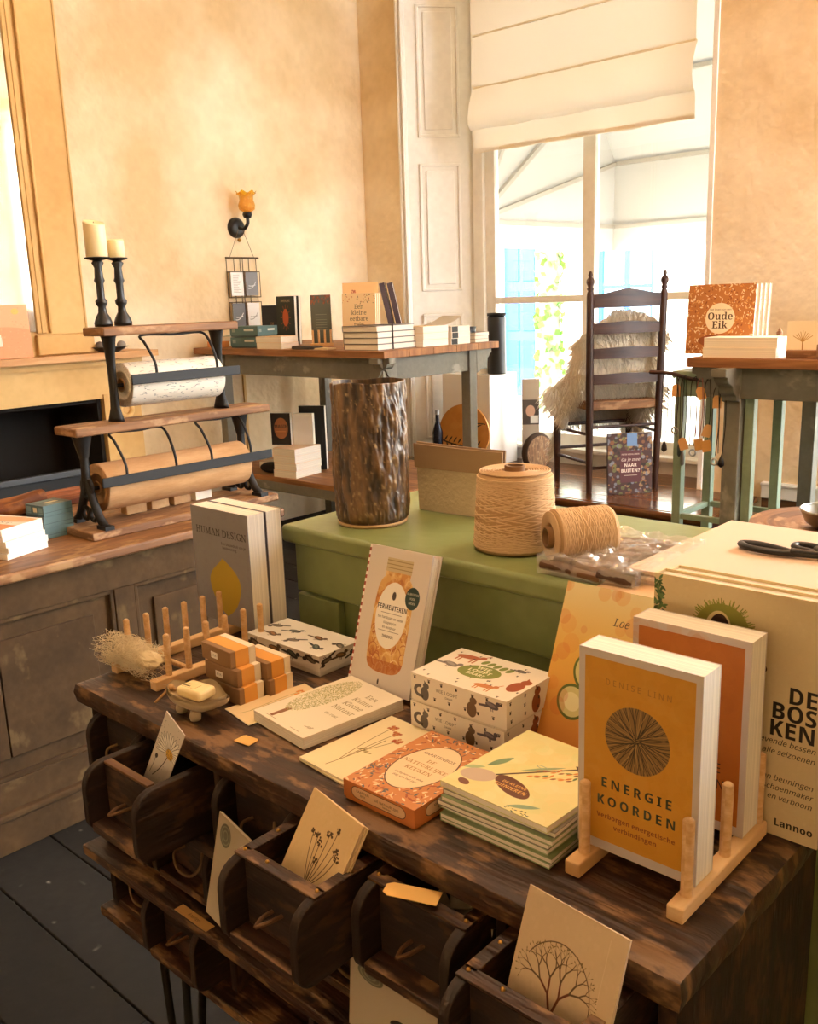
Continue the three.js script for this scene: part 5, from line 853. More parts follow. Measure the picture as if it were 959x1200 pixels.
// wrapping paper sheets and scissors
{
  const sh = (n, l, w, d, p, turn, c, i) => { const g = new THREE.BoxGeometry(w, 0.0012, d, 10, 1, 10), q = g.attributes.position; for (let k = 0; k < q.count; k++) q.setY(k, q.getY(k) + 0.0012 * (1 + Math.sin(q.getX(k) * 14 + i) * Math.cos(q.getZ(k) * 9))); g.computeVertexNormals(); solo(n, l, 'paper', g, mat(c, 0.8), p, [0, turn, 0]); };
  sh('kraft_sheet', 'kraft paper sheet jutting out over the front edge of the green counter', 0.12, 0.14, [-0.53, GR + 0.0008, -1.035], 0.06, 0xd9b38a, 1);
  const st = thing('paper_stack', 'thick stack of pale pink wrapping paper sheets on the green counter', 'paper', [-0.355, GR + 0.0026, -1.17]);
  for (let i = 0; i < 5; i++) part(st, 'sheet', new THREE.BoxGeometry(0.43, 0.0035, 0.31), plain([0xe6cdb8, 0xdcc0a6, 0xe9d3c0][i % 3], 0.8), [rnd(-0.004, 0.004), 0.0018 + i * 0.0036, rnd(-0.004, 0.004)], [0, rnd(-0.02, 0.02), 0]);
  const s = thing('scissors', 'black handled scissors lying on the pale paper stack', 'scissors', [-0.405, GR + 0.0215, -1.19], -0.25);
  const loop = (pts, r) => { const c = new THREE.CatmullRomCurve3(pts.map((a) => V(a[0], 0.006, a[1])), true), g = new THREE.TubeGeometry(c, 50, r, 8, true); return g.scale(1, 0.8, 1); };
  part(s, 'handle', merge([loop([[-0.07, 0.012], [-0.085, 0.024], [-0.07, 0.034], [-0.035, 0.03], [-0.012, 0.016], [-0.03, 0.012]], 0.0055), rod([-0.015, 0.006, 0.018], [0.03, 0.006, -0.002], 0.006, 0.004)]), M.blackPaint);
  part(s, 'handle', merge([loop([[-0.03, -0.012], [-0.035, -0.026], [-0.016, -0.034], [0.006, -0.026], [0.008, -0.012], [-0.01, -0.008]], 0.005), rod([0.0, 0.006, -0.014], [0.034, 0.006, 0.004], 0.006, 0.004)]), M.blackPaint);
  part(s, 'blade', extr(poly([[0.02, -0.006], [0.11, -0.001], [0.112, 0.001], [0.02, 0.006]]), 0.0015).rotateX(-Math.PI / 2), M.steel, [0, 0.005, 0.0], [0, 0.06, 0]);
  part(s, 'blade', extr(poly([[0.02, -0.006], [0.11, -0.001], [0.112, 0.001], [0.02, 0.006]]), 0.0015).rotateX(-Math.PI / 2), M.steel, [0, 0.0035, 0.0], [0, -0.08, 0]);
  part(s, 'pivot_screw', cyl(0.003, 0.003, 0.003, 12), M.steel, [0.035, 0.0075, 0]);
}
// bowl on a stool behind
{
  const k = onZ(952, 617, -1.62), st = thing('wooden_stool', 'small round wooden stool behind the green counter', 'stool', [k.x + 0.03, 0, -1.66]);
  part(st, 'seat', lathe([[0, k.y - 0.03], [0.14, k.y - 0.03], [0.15, k.y - 0.015], [0.145, k.y], [0, k.y]], 36), M.rustic);
  for (let i = 0; i < 3; i++) { const a = i * 2.09 + 0.5; part(st, 'leg', rod([Math.cos(a) * 0.15, 0, Math.sin(a) * 0.15], [Math.cos(a) * 0.09, k.y - 0.03, Math.sin(a) * 0.09], 0.014, 0.017), M.rustic); }
  const b = thing('metal_bowl', 'small hammered metal bowl behind the paper stack', 'bowl', [k.x + 0.035, k.y + 0.0003, -1.62]);
  part(b, 'bowl', lathe([[0, 0], [0.025, 0], [0.045, 0.012], [0.055, 0.034], [0.052, 0.034], [0.042, 0.014], [0.02, 0.004], [0, 0.004]], 32), mat(0x8a8a86, 0.3, { metalness: 0.9 })); part(b, 'rim', mv(new THREE.TorusGeometry(0.0535, 0.0022, 8, 36), 0, 0.034, 0, Math.PI / 2), M.steel);
}
// ================================================================ THINGS ON THE LEFT COUNTER AND MANTEL
{
  const c = thing('candlestick', 'taller black carved candlestick on the roll stand', 'candlestick', [RX + 0.005, CT + 0.6115, -1.479]);
  const prof = [[0, 0], [0.026, 0.001], [0.027, 0.012], [0.022, 0.028], [0.013, 0.045], [0.011, 0.062], [0.017, 0.072], [0.018, 0.082], [0.011, 0.09], [0.011, 0.135], [0.016, 0.145], [0.013, 0.155], [0.011, 0.185], [0.018, 0.2], [0.012, 0.207], [0.036, 0.213], [0.037, 0.217], [0, 0.217]];
  part(c, 'stem', lathe(prof.slice(0, 15).concat([[0, 0.207]]), 20), M.blackPaint); part(c, 'drip_plate', lathe([[0, 0.207], [0.012, 0.207], [0.036, 0.213], [0.037, 0.217], [0, 0.217]], 30), M.blackPaint);
  const k = thing('candlestick', 'black carved candlestick standing just behind the taller one', 'candlestick', [RX - 0.005, CT + 0.6115, -1.55]);
  part(k, 'stem', lathe(prof.slice(0, 15).concat([[0, 0.207]]), 20), M.blackPaint); part(k, 'drip_plate', lathe([[0, 0.207], [0.012, 0.207], [0.03, 0.213], [0.031, 0.217], [0, 0.217]], 30), M.blackPaint);
  c.scale.y = k.scale.y = 0.92; const wax = phys(0xf0dba8, 0.55, { clearcoat: 0.2 });
  const candle = (l, x, y, z, r, h, sl) => { const t = thing('pillar_candle', l, 'candle', [x, y, z]), g = lathe([[0, 0], [r, 0.0005], [r, h - 0.006], [r * 0.93, h], [r * 0.8, h - 0.006], [0, h - 0.012]], 30), p = g.attributes.position; for (let i = 0; i < p.count; i++) if (p.getY(i) > h - 0.02) p.setY(i, p.getY(i) + sl * p.getX(i) / r); g.computeVertexNormals(); part(t, 'wax', g, wax); part(t, 'wick', cyl(0.0012, 0.0012, 0.012, 6), M.cord, [0, h - 0.006, 0]); };
  candle('thick cream pillar candle with a slanted top', RX + 0.005, CT + 0.8115, -1.479, 0.031, 0.1, -0.008); candle('short cream pillar candle on the rear candlestick', RX - 0.005, CT + 0.8115, -1.55, 0.024, 0.052, 0);
}
{
  const p = onY(54, 632, CT), teal = printMat(128, 64, (g, w, h) => { g.fillStyle = '#48636a'; g.fillRect(0, 0, w, h); g.fillStyle = '#d9c9a0'; g.fillRect(54, 14, 26, 30); g.fillStyle = '#6f8a8c'; g.fillRect(8, 10, 30, 40); g.fillRect(92, 12, 28, 38); });
  ['bottom', 'middle', 'top'].forEach((k, i) => { const b = thing('teal_box', `small teal card deck box, ${k} of three on the counter`, 'box', [p.x - 0.04, CT + i * 0.034, p.z - 0.04], 0.1 + i * 0.03, 'teal deck boxes'); part(b, 'carton', mv(new THREE.BoxGeometry(0.085, 0.033, 0.1), 0, 0.017, 0), [plain(0x5d7a7e), plain(0x5d7a7e), teal, plain(0x48636a), teal, plain(0x48636a)]); part(b, 'lid_seam', bx(0.0856, 0.001, 0.1006), plain(0x33474c), [0, 0.012, 0]); });
  const q = onY(20, 652, CT), f = printMat(256, 320, (g, w, h) => { g.fillStyle = '#ecdfd0'; g.fillRect(0, 0, w, h); g.fillStyle = '#e0a878'; g.beginPath(); g.ellipse(150, 80, 120, 60, -0.2, 0, 7); g.fill(); txt(g, 'PUREST', 120, 160, 44, '#4a3c34', { font: 'serif' }); g.fillStyle = '#d98e52'; g.fillRect(150, 200, 106, 120); });
  pile('white_booklet', ['lowest', 'second', 'third', 'fourth', 'top'].map((k) => k === 'top' ? 'white booklet with orange print on top of its pile' : `white booklet, ${k} in the pile on the counter edge`), { w: 0.2, h: 0.15, t: 0.017, front: f, color: 0xf0ece6, p: [q.x - 0.1, CT + 0.0003, q.z - 0.0], turn: 0.35, jit: 0.006 });
  const l = thing('driftwood', 'rough orange brown piece of driftwood on the counter', 'wood', [onY(12, 610, CT).x, CT, onY(12, 610, CT).z + 0.02], 0.1), lg = new THREE.CylinderGeometry(0.024, 0.034, 0.34, 18, 24), lp = lg.attributes.position;
  for (let i = 0; i < lp.count; i++) { const y = lp.getY(i), a = Math.atan2(lp.getZ(i), lp.getX(i)), n = 0.75 + 0.6 * fbm((a / 6.283 + 1) % 1, y + 1, 6, 7, 3, 97); lp.setX(i, lp.getX(i) * n * 1.1); lp.setZ(i, lp.getZ(i) * n); } lg.computeVertexNormals();
  part(l, 'branch', wuv(lg, 'y').rotateX(Math.PI / 2).rotateY(0.3).translate(0, 0.04, 0), tint(M.counterTop, 0xffd0a0)); part(l, 'knot', mv(new THREE.SphereGeometry(0.03, 14, 10), -0.04, 0.045, 0.1), tint(M.beech, 0xffc890));
  const b = thing('red_board', 'reddish weathered wooden board lying at the back of the counter', 'board', [-3.14, CT, -1.53], 0);
  for (let i = 0; i < 3; i++) part(b, 'plank', rbox(0.07, 0.02, 0.55, 0.003, 'z'), tint(M.rustic, 0xffc0a8), [i * 0.073 - 0.073, 0.0102, 0.0]);
  // small blocks behind the base of the stand
  for (let i = 0; i < 4; i++) solo('wooden_block', 'small kraft box in a row under the lower paper roll', 'box', rbox(0.04, 0.03, 0.07, 0.002), i === 3 ? M.cream : M.kraft, [RX - 0.05, CT + 0.04, -1.55 - i * 0.085], [0, rnd(-0.1, 0.1), 0], 'small boxes under the paper roll');
  // mantel card and dish
  const mc = printMat(256, 320, (g, w, h) => { g.fillStyle = '#e5a573'; g.fillRect(0, 0, w, h); g.fillStyle = '#d8915c'; g.beginPath(); g.moveTo(0, 150); g.quadraticCurveTo(120, 110, 256, 150); g.lineTo(256, 320); g.lineTo(0, 320); g.fill(); g.fillStyle = '#d9b04a'; g.beginPath(); g.arc(196, 40, 18, 0, 7); g.fill(); g.fillStyle = '#f3e0c8'; g.fillRect(96, 190, 22, 56); g.beginPath(); g.arc(107, 182, 10, 0, 7); g.fill(); noiseFill(g, w, h, 200, ['#c9804c', '#ecb488'], 1, 4, 0.4); });
  const pr = onX(37, 414, XC + 0.06), ptop = onX(30, 357, XC + 0.045); card('desert_print', 'peach print of a small white figure leaning on the mantel', { w: 0.26, h: ptop.y - 1.232, t: 0.006, front: mc, color: 0xe5a573, p: [XC + 0.075, 1.233, pr.z + 0.13], turn: Math.PI / 2, lean: 0.06, category: 'print' });
  const d = onX(138, 404, XC + 0.02); d; const bk = thing('carved_bowl', 'low dark carved dish on the end of the mantel shelf', 'dish', [XC + 0.03, 1.2325, -2.55]); part(bk, 'dish', lathe([[0, 0], [0.05, 0], [0.085, 0.02], [0.1, 0.026], [0.085, 0.026], [0, 0.01]], 24), M.blackPaint); for (let i = 0; i < 5; i++) part(bk, 'stone', new THREE.IcosahedronGeometry(0.024, 1), mat([0x8a8078, 0x5a5048, 0xa59a8c][i % 3], 0.8), [rnd(-0.05, 0.05), 0.03, -0.06 + i * 0.03]);
}
// ================================================================ SCONCE AND CARD RACK ON THE PLASTER WALL
{
  const s = thing('wall_sconce', 'black wall sconce with a ribbed amber glass shade', 'sconce', [XL, 1.91, -3.744]);
  part(s, 'back_plate', mv(lathe([[0, 0], [0.062, 0], [0.062, 0.012], [0.05, 0.03], [0.03, 0.038], [0, 0.04]], 30), 0, 0, 0, 0, 0, -Math.PI / 2), M.blackPaint);
  part(s, 'arm', tube([[0.03, 0, 0], [0.08, -0.01, -0.005], [0.11, 0.02, -0.01], [0.112, 0.06, -0.01]], 0.011, 24, 10), M.blackPaint);
  part(s, 'cup', lathe([[0, 0.05], [0.022, 0.05], [0.03, 0.07], [0.026, 0.085], [0, 0.085]], 24), M.blackPaint, [0.112, 0, -0.01]);
  part(s, 'switch', mv(new THREE.SphereGeometry(0.012, 12, 8), 0.03, -0.075, 0), M.brass);
  const gl = lathe([[0.022, 0.085], [0.045, 0.1], [0.05, 0.125], [0.04, 0.155], [0.042, 0.18], [0.062, 0.2], [0.06, 0.201], [0.04, 0.181], [0.038, 0.155], [0.047, 0.125], [0.042, 0.102], [0.022, 0.087]], 48), p = gl.attributes.position; for (let i = 0; i < p.count; i++) { const a = Math.atan2(p.getZ(i), p.getX(i)), k = 1 + 0.06 * Math.cos(a * 12); p.setX(i, p.getX(i) * k); p.setZ(i, p.getZ(i) * k); if (p.getY(i) > 0.195) p.setY(i, p.getY(i) + 0.008 * Math.cos(a * 6)); } gl.computeVertexNormals();
  part(s, 'glass_shade', gl, phys(0xf6dc70, 0.1, { transmission: 0.85, thickness: 0, side: THREE.DoubleSide }), [0.112, 0, -0.01]);
  const r = thing('wire_card_rack', 'brass wire postcard rack hanging under the wall sconce', 'rack', [XL + 0.012, 1.3, -3.76]);
  const W = 0.115, wr = 0.0026, wires = [], w = (a, b, rr = wr) => wires.push(rod(a, b, rr, rr, 6));
  for (const y of [0.43, 0.345, 0.19, 0.16, 0.005]) { w([0.03, y, -W], [0.03, y, W]); w([0, y, -W], [0, y, W]); for (const s2 of [-1, 1]) w([0, y, s2 * W], [0.03, y, s2 * W]); }
  for (const z of [-W, -0.01, 0.01, W, -W / 2, W / 2]) w([0.0, 0, z], [0.0, 0.43, z]); for (const z of [-W, 0, W]) { w([0.03, 0.005, z], [0.03, 0.16, z]); w([0.03, 0.19, z], [0.03, 0.345, z]); }
  part(r, 'wire_frame', merge(wires), M.wire); part(r, 'top_bar', rod([0.012, 0.43, -W - 0.012], [0.012, 0.43, W + 0.012], 0.005), M.wire);
  part(r, 'hanging_wire', merge([rod([0.01, 0.43, -W + 0.02], [0.035, 0.6, 0.0], 0.0016, 0.0016, 6), rod([0.01, 0.43, W - 0.02], [0.035, 0.6, 0.03], 0.0016, 0.0016, 6)]), M.wire);
  const cp = (bg, fg, kind) => printMat(96, 144, (g, w2, h) => { g.fillStyle = bg; g.fillRect(0, 0, w2, h); if (kind === 1) for (let i = 0; i < 14; i++) { g.fillStyle = fg; g.fillRect(16, 18 + i * 8, rnd(30, 64), 2); } else { g.strokeStyle = fg; g.lineWidth = 5; g.beginPath(); g.moveTo(16, 100); g.quadraticCurveTo(50, 110, 80, 60); g.moveTo(20, 84); g.quadraticCurveTo(40, 90, 76, 80); g.stroke(); } });
  [[0.2, 0.057, '#f2efe8', '#8a847c', 1, 'white printed postcard in the upper pocket of the rack'], [0.2, -0.057, '#7d7c80', '#c9c8cc', 2, 'grey postcard in the upper pocket of the rack'], [0.01, 0.057, '#6a6c70', '#eeeeee', 2, 'grey postcard with white feather in the lower pocket'], [0.01, -0.057, '#eceae6', '#a8a29a', 2, 'white postcard in the lower pocket of the rack']].forEach(([y, z, bg, fg, k, l]) => card('rack_postcard', l, { w: 0.095, h: 0.145, t: 0.012, front: cp(bg, fg, k), color: 0xdad6ce, p: [XL + 0.027, 1.3 + y, -3.76 + z], turn: Math.PI / 2, category: 'postcard' }));
  solo('wall_conduit', 'thin wooden strip running down the plaster wall', 'strip', rbox(0.014, 1.28, 0.018, 0.002, 'y'), M.ochre, [XL + 0.008, 0.64, -3.72]);
}
// ================================================================ THINGS ON THE LEFT TABLE
const face = Math.PI / 4 - 0.02;
{
  const on = (px, py) => { const p = onY(px, py, LT); return [p.x, LT + 0.0005, p.z]; };
  const put = (px, py, z) => { const p = onZ(px, py, z); return [p.x, LT + 0.0005, z]; };
  // pile of grey notebooks at the corner
  pile('grey_notebook', ['bottom', 'second', 'third', 'top'].map((k) => `grey cloth notebook with black elastic, ${k} of the pile at the table corner`), { w: 0.235, h: 0.3, t: 0.03, color: 0x77746f, hard: true, p: [-3.44, LT + 0.0005, -3.53], turn: 0.06, jit: 0.006, category: 'notebook' });
  solo('elastic_strap', 'black elastic strap around the grey notebooks', 'strap', merge([mv(new THREE.BoxGeometry(0.002, 0.125, 0.008), 0.122, 0.062, 0.03), mv(new THREE.BoxGeometry(0.24, 0.002, 0.008), 0, 0.1225, 0.03)]), M.cord, [-3.44, LT + 0.001, -3.53], [0, 0.06, 0]);
  // peach stacks along the right edge
  const sp = printMat(96, 48, (g, w, h) => { g.fillStyle = '#e3c79c'; g.fillRect(0, 0, w, h); txt(g, 'MB—', 22, 24, 18, '#2a241f', { bold: true }); });
  pile('peach_paperback', ['bottom', 'middle', 'top'].map((k) => `peach paperback, ${k} of three beside the grey notebooks`), { w: 0.16, h: 0.2, t: 0.035, color: 0xe3c79c, spine: sp, p: [-3.35, LT + 0.0005, -3.79], turn: -Math.PI / 2 + 1.57 });
  for (const b of pile('cream_paperback', ['bottom', 'middle', 'top'].map((k) => `cream paperback with black spine end, ${k} of three near the shutter`), { w: 0.16, h: 0.16, t: 0.032, color: 0xefe3cb, p: [-3.34, LT + 0.0005, -3.985] })) part(b, 'black_band', new THREE.BoxGeometry(0.0012, 0.03, 0.05), M.blackPaint, [0.08, 0.016, 0.05]);
  
  const lf = new THREE.BoxGeometry(0.16, 0.0012, 0.22, 10, 1, 1), lq = lf.attributes.position; for (let i = 0; i < lq.count; i++) lq.setY(i, lq.getY(i) + 0.05 * Math.pow(Math.max(0, lq.getX(i) / 0.16 + 0.5), 2)); lf.computeVertexNormals();
  solo('open_leaflet', 'curling grey leaflet lying open on the cream paperbacks', 'leaflet', lf, mat(0xcfcac0, 0.7), [-3.36, LT + 0.101, -3.92], [0, 1.2, 0]);
  pile('grey_booklet', ['bottom', 'middle', 'top'].map((k) => `thin grey booklet, ${k} of three at the far table edge`), { w: 0.14, h: 0.12, t: 0.018, color: 0x8a8078, p: [-3.33, LT + 0.0005, -4.17] });
  { const t = thing('black_tin', 'small round black tin on the thin booklets', 'tin', [-3.33, LT + 0.0555, -4.13]); part(t, 'tin', cyl(0.045, 0.045, 0.025, 26), M.blackPaint, [0, 0.0126, 0]); part(t, 'lid', cyl(0.047, 0.047, 0.01, 26), M.iron, [0, 0.026, 0]); }
  // little garden book and the big peach books behind
  const fg = printMat(256, 360, (g, w, h) => { g.fillStyle = '#e8c795'; g.fillRect(0, 0, w, h); for (let i = 0; i < 60; i++) leafAt(g, rnd(0, w), i % 2 ? rnd(0, 70) : rnd(250, 360), rnd(0, 6), rnd(8, 18), 5, ['#3a3228', '#8a6a44', '#b5583a'][i % 3]); ['Een', 'kleine', 'eetbare', 'tuin'].forEach((s, i) => txt(g, s, 128, 90 + i * 40, 40, '#3a3026', { font: 'serif' })); });
  const zz = -3.62; for (let i = 0; i < 3; i++) { const p = put(422, 390, zz); book('small_garden_book', ['peach book with small leaf drawings facing the room', 'second copy tucked behind the peach leaf drawing book', 'rearmost copy behind the peach leaf drawing book'][i], { w: 0.19, h: 0.285, t: 0.022, front: i ? undefined : fg, color: 0xe8cfa4, hard: true, p: [p[0] - 0.002 - i * 0.01, LT + 0.001, zz - i * 0.024], turn: 0.45, lean: 0.06 }); }
  const bp = put(424, 388, -3.76); book('big_peach_book', 'large peach book with a flower sprig leaning behind the small ones', { w: 0.2, h: 0.345, t: 0.012, front: flowerPrint('#e2b57c', ['#6a4428', '#7a5230', '#8f3f2c', '#b5664a'], 3, 0), color: 0xe2b57c, hard: true, p: bp, turn: 0.72, lean: 0.1 });
  for (let i = 0; i < 2; i++) { const q = put(464 + i * 9, 388, -3.96 - i * 0.03); book('dark_bound_book', ['dark purple bound book leaning beside the large peach book', 'outer dark bound book leaning at the end of the row'][i], { w: 0.03, h: 0.345, t: 0.16, color: 0x4a3f48, hard: true, p: q, turn: 0.72, lean: 0 }).rotation.z = 0.2; }
  // row of upright books in the middle
  const fd = printMat(160, 240, (g, w, h) => { g.fillStyle = '#28302c'; g.fillRect(0, 0, w, h); g.strokeStyle = '#b5582e'; g.fillStyle = '#b5582e'; g.lineWidth = 4; g.beginPath(); g.ellipse(80, 105, 26, 44, 0, 0, 7); g.fill(); for (let i = 0; i < 12; i++) { const a = i / 12 * 6.28; stem(g, 80 + Math.cos(a) * 30, 105 + Math.sin(a) * 48, 80 + Math.cos(a) * 44, 105 + Math.sin(a) * 64, 0, 2.5, '#b5582e'); } txt(g, 'INNERLIJKE', 80, 22, 16, '#cbb58c'); txt(g, 'III', 80, 200, 26, '#b5582e'); });
  const q0 = put(337, 394, -3.72), W3 = 0.12, H3 = 0.285;
  book('emblem_book', 'dark green book with a red emblem standing on the table', { w: W3, h: H3, t: 0.03, front: fd, color: 0x28302c, p: q0, turn: 0.4, lean: 0.04 });
  book('emblem_book', 'dark green book standing just behind the red emblem copy', { w: W3, h: H3, t: 0.03, color: 0x28302c, p: [q0[0] - 0.006, q0[1], q0[2] - 0.038], turn: 0.4, lean: 0.04 });
  const q1 = put(318, 392, -3.78); book('black_book', 'small black book standing left of the emblem book', { w: 0.1, h: 0.235, t: 0.025, color: 0x1f1f22, p: q1, turn: 0.75, front: printMat(96, 160, (g, w, h) => { g.fillStyle = '#202024'; g.fillRect(0, 0, w, h); txt(g, 'DE', 60, 76, 16, '#c98a4a'); txt(g, 'MAAN', 56, 96, 14, '#c98a4a'); }) });
  const fgn = printMat(160, 240, (g, w, h) => { g.fillStyle = '#5f665c'; g.fillRect(0, 0, w, h); noiseFill(g, w, 40, 60, ['#a85a3c', '#7f4a38'], 2, 7, 0.7); for (let i = 0; i < 7; i++) { g.fillStyle = '#82897e'; g.fillRect(36, 90 + i * 12, 88, 3); } });
  const q2 = put(378, 398, -3.66); book('grey_green_book', 'grey green book standing in a small peg rack on the table', { w: 0.115, h: 0.285, t: 0.02, front: fgn, color: 0x5f665c, p: q2, turn: 0.72 });
  { const k = thing('peg_rack', 'small wooden peg rack in front of the grey green book', 'rack', [q2[0] + 0.03, LT + 0.0003, q2[2] + 0.03], 0.72); part(k, 'bar', rbox(0.13, 0.018, 0.04, 0.002), M.beech, [0, 0.0095, 0]); for (let i = 0; i < 4; i++) part(k, 'peg', cyl(0.006, 0.006, 0.075, 10), M.beech, [-0.051 + i * 0.034, 0.055, 0.0]); }
  // flat stacks in front
  const on2 = (px, z) => onZ(px, 410, z);
  const tb = printMat(256, 60, (g, w, h) => { g.fillStyle = '#4f7072'; g.fillRect(0, 0, w, h); g.fillStyle = '#d4dad4'; g.fillRect(130, 18, 90, 14); g.fillStyle = '#8f9f9a'; g.fillRect(20, 16, 30, 24); });
  let a = on2(312, -3.52); ['lower', 'upper'].forEach((k, i) => { const b = thing('teal_game_box', `teal game box, ${k} of two on the wooden table`, 'box', [a.x - 0.08, LT + 0.0005 + i * 0.062, -3.5], 0.1, 'teal game boxes'); part(b, 'lid', mv(new THREE.BoxGeometry(0.23, 0.05, 0.16), 0, 0.035, 0), [tb, plain(0x4f7072), plain(0x557779), plain(0x4f7072), tb, plain(0x4f7072)]); part(b, 'tray', bx(0.224, 0.0105, 0.154), plain(0x3d5659), [0, 0.0053, 0]); });
  a = on2(328, -3.42); pile('thick_peach_paperback', ['lower', 'upper'].map((k) => `thick peach paperback lying flat, ${k} of two at the table front`), { w: 0.2, h: 0.13, t: 0.034, color: 0xe0bd8e, p: [a.x - 0.02, LT + 0.0005, -3.42], turn: 0.05 });
  a = on2(357, -3.38); solo('cloth_pouch', 'dark grey cloth notebook lying flat at the table front', 'notebook', rbox(0.17, 0.018, 0.075, 0.008), mat(0x4b4743, 0.9), [a.x, LT + 0.01, -3.4], [0, 0.1, 0]); card('thin_card_stack', 'thin cream cards lying on the table front', { w: 0.14, h: 0.07, t: 0.008, color: 0xe9d8b4, pose: 'flat', p: [a.x + 0.11, LT + 0.0005, -3.41] });
  a = on2(262, -3.45); solo('orange_block', 'small orange box at the left end of the table', 'box', rbox(0.11, 0.035, 0.08, 0.002), mat(0xd98f4c, 0.7), [a.x - 0.02, LT + 0.018, -3.43]);
  a = on2(272, -3.6); book('maroon_book', 'maroon book lying flat behind the orange box', { w: 0.2, h: 0.14, t: 0.03, color: 0x4f2b2b, pose: 'flat', p: [a.x - 0.02, LT + 0.0005, -3.6] }); book('pale_teal_book', 'pale teal book lying on the maroon one', { w: 0.18, h: 0.13, t: 0.028, color: 0x8fa5a0, pose: 'flat', p: [a.x - 0.02, LT + 0.0308, -3.6], turn: 0.1 });
  // lower shelf
  const S = 0.4703; pile('shelf_paperback', ['bottom', 'second', 'third', 'top'].map((k) => `thick pink paged paperback, ${k} of four on the lower shelf`), { w: 0.17, h: 0.22, t: 0.042, color: 0xe6c6a4, p: [onZ(350, 560, -3.5).x, S + 0.0005, -3.5], turn: 0.12 });
  const e = onZ(345, 540, -3.52); const fo = printMat(128, 192, (g, w, h) => { g.fillStyle = '#17130f'; g.fillRect(0, 0, w, h); g.fillStyle = '#8a5530'; g.beginPath(); g.ellipse(66, 92, 46, 64, 0, 0, 7); g.fill(); noiseFill(g, 1, 1, 0, ['#000'], 1, 2); txt(g, 'MAGIE', 64, 80, 26, '#2c1810', { bold: true }); g.fillStyle = '#b5773f'; g.fillRect(34, 110, 62, 4); });
  book('oval_book', 'black book with a bronze oval standing on the shelf stack', { w: 0.12, h: 0.185, t: 0.03, front: fo, color: 0x17130f, p: [e.x - 0.06, S + 0.17, -3.49], turn: 0.5 }); book('white_shelf_book', 'white paged book standing beside the oval book', { w: 0.12, h: 0.18, t: 0.035, color: 0xd9cfc0, p: [e.x + 0.045, S + 0.17, -3.57], turn: 0.5 });
  book('black_shelf_book', 'tall black book at the back of the lower shelf stack', { w: 0.16, h: 0.38, t: 0.03, color: 0x161616, p: [e.x - 0.0, S + 0.0005, -3.68], turn: 0.5 });
  book('flat_shelf_book', 'grey book lying flat at the end of the lower shelf', { w: 0.26, h: 0.2, t: 0.04, color: 0xa08a70, pose: 'flat', p: [onY(312, 548, S).x + 0.1, S + 0.0005, -3.62] }); solo('black_cushion', 'black cloth bag tucked beside the paperbacks on the shelf', 'bag', mv(new THREE.SphereGeometry(0.09, 20, 12).scale(1, 0.35, 0.7), 0, 0.0315, 0), M.cord, [onY(318, 552, S).x + 0.05, S + 0.0005, -3.46]);
}
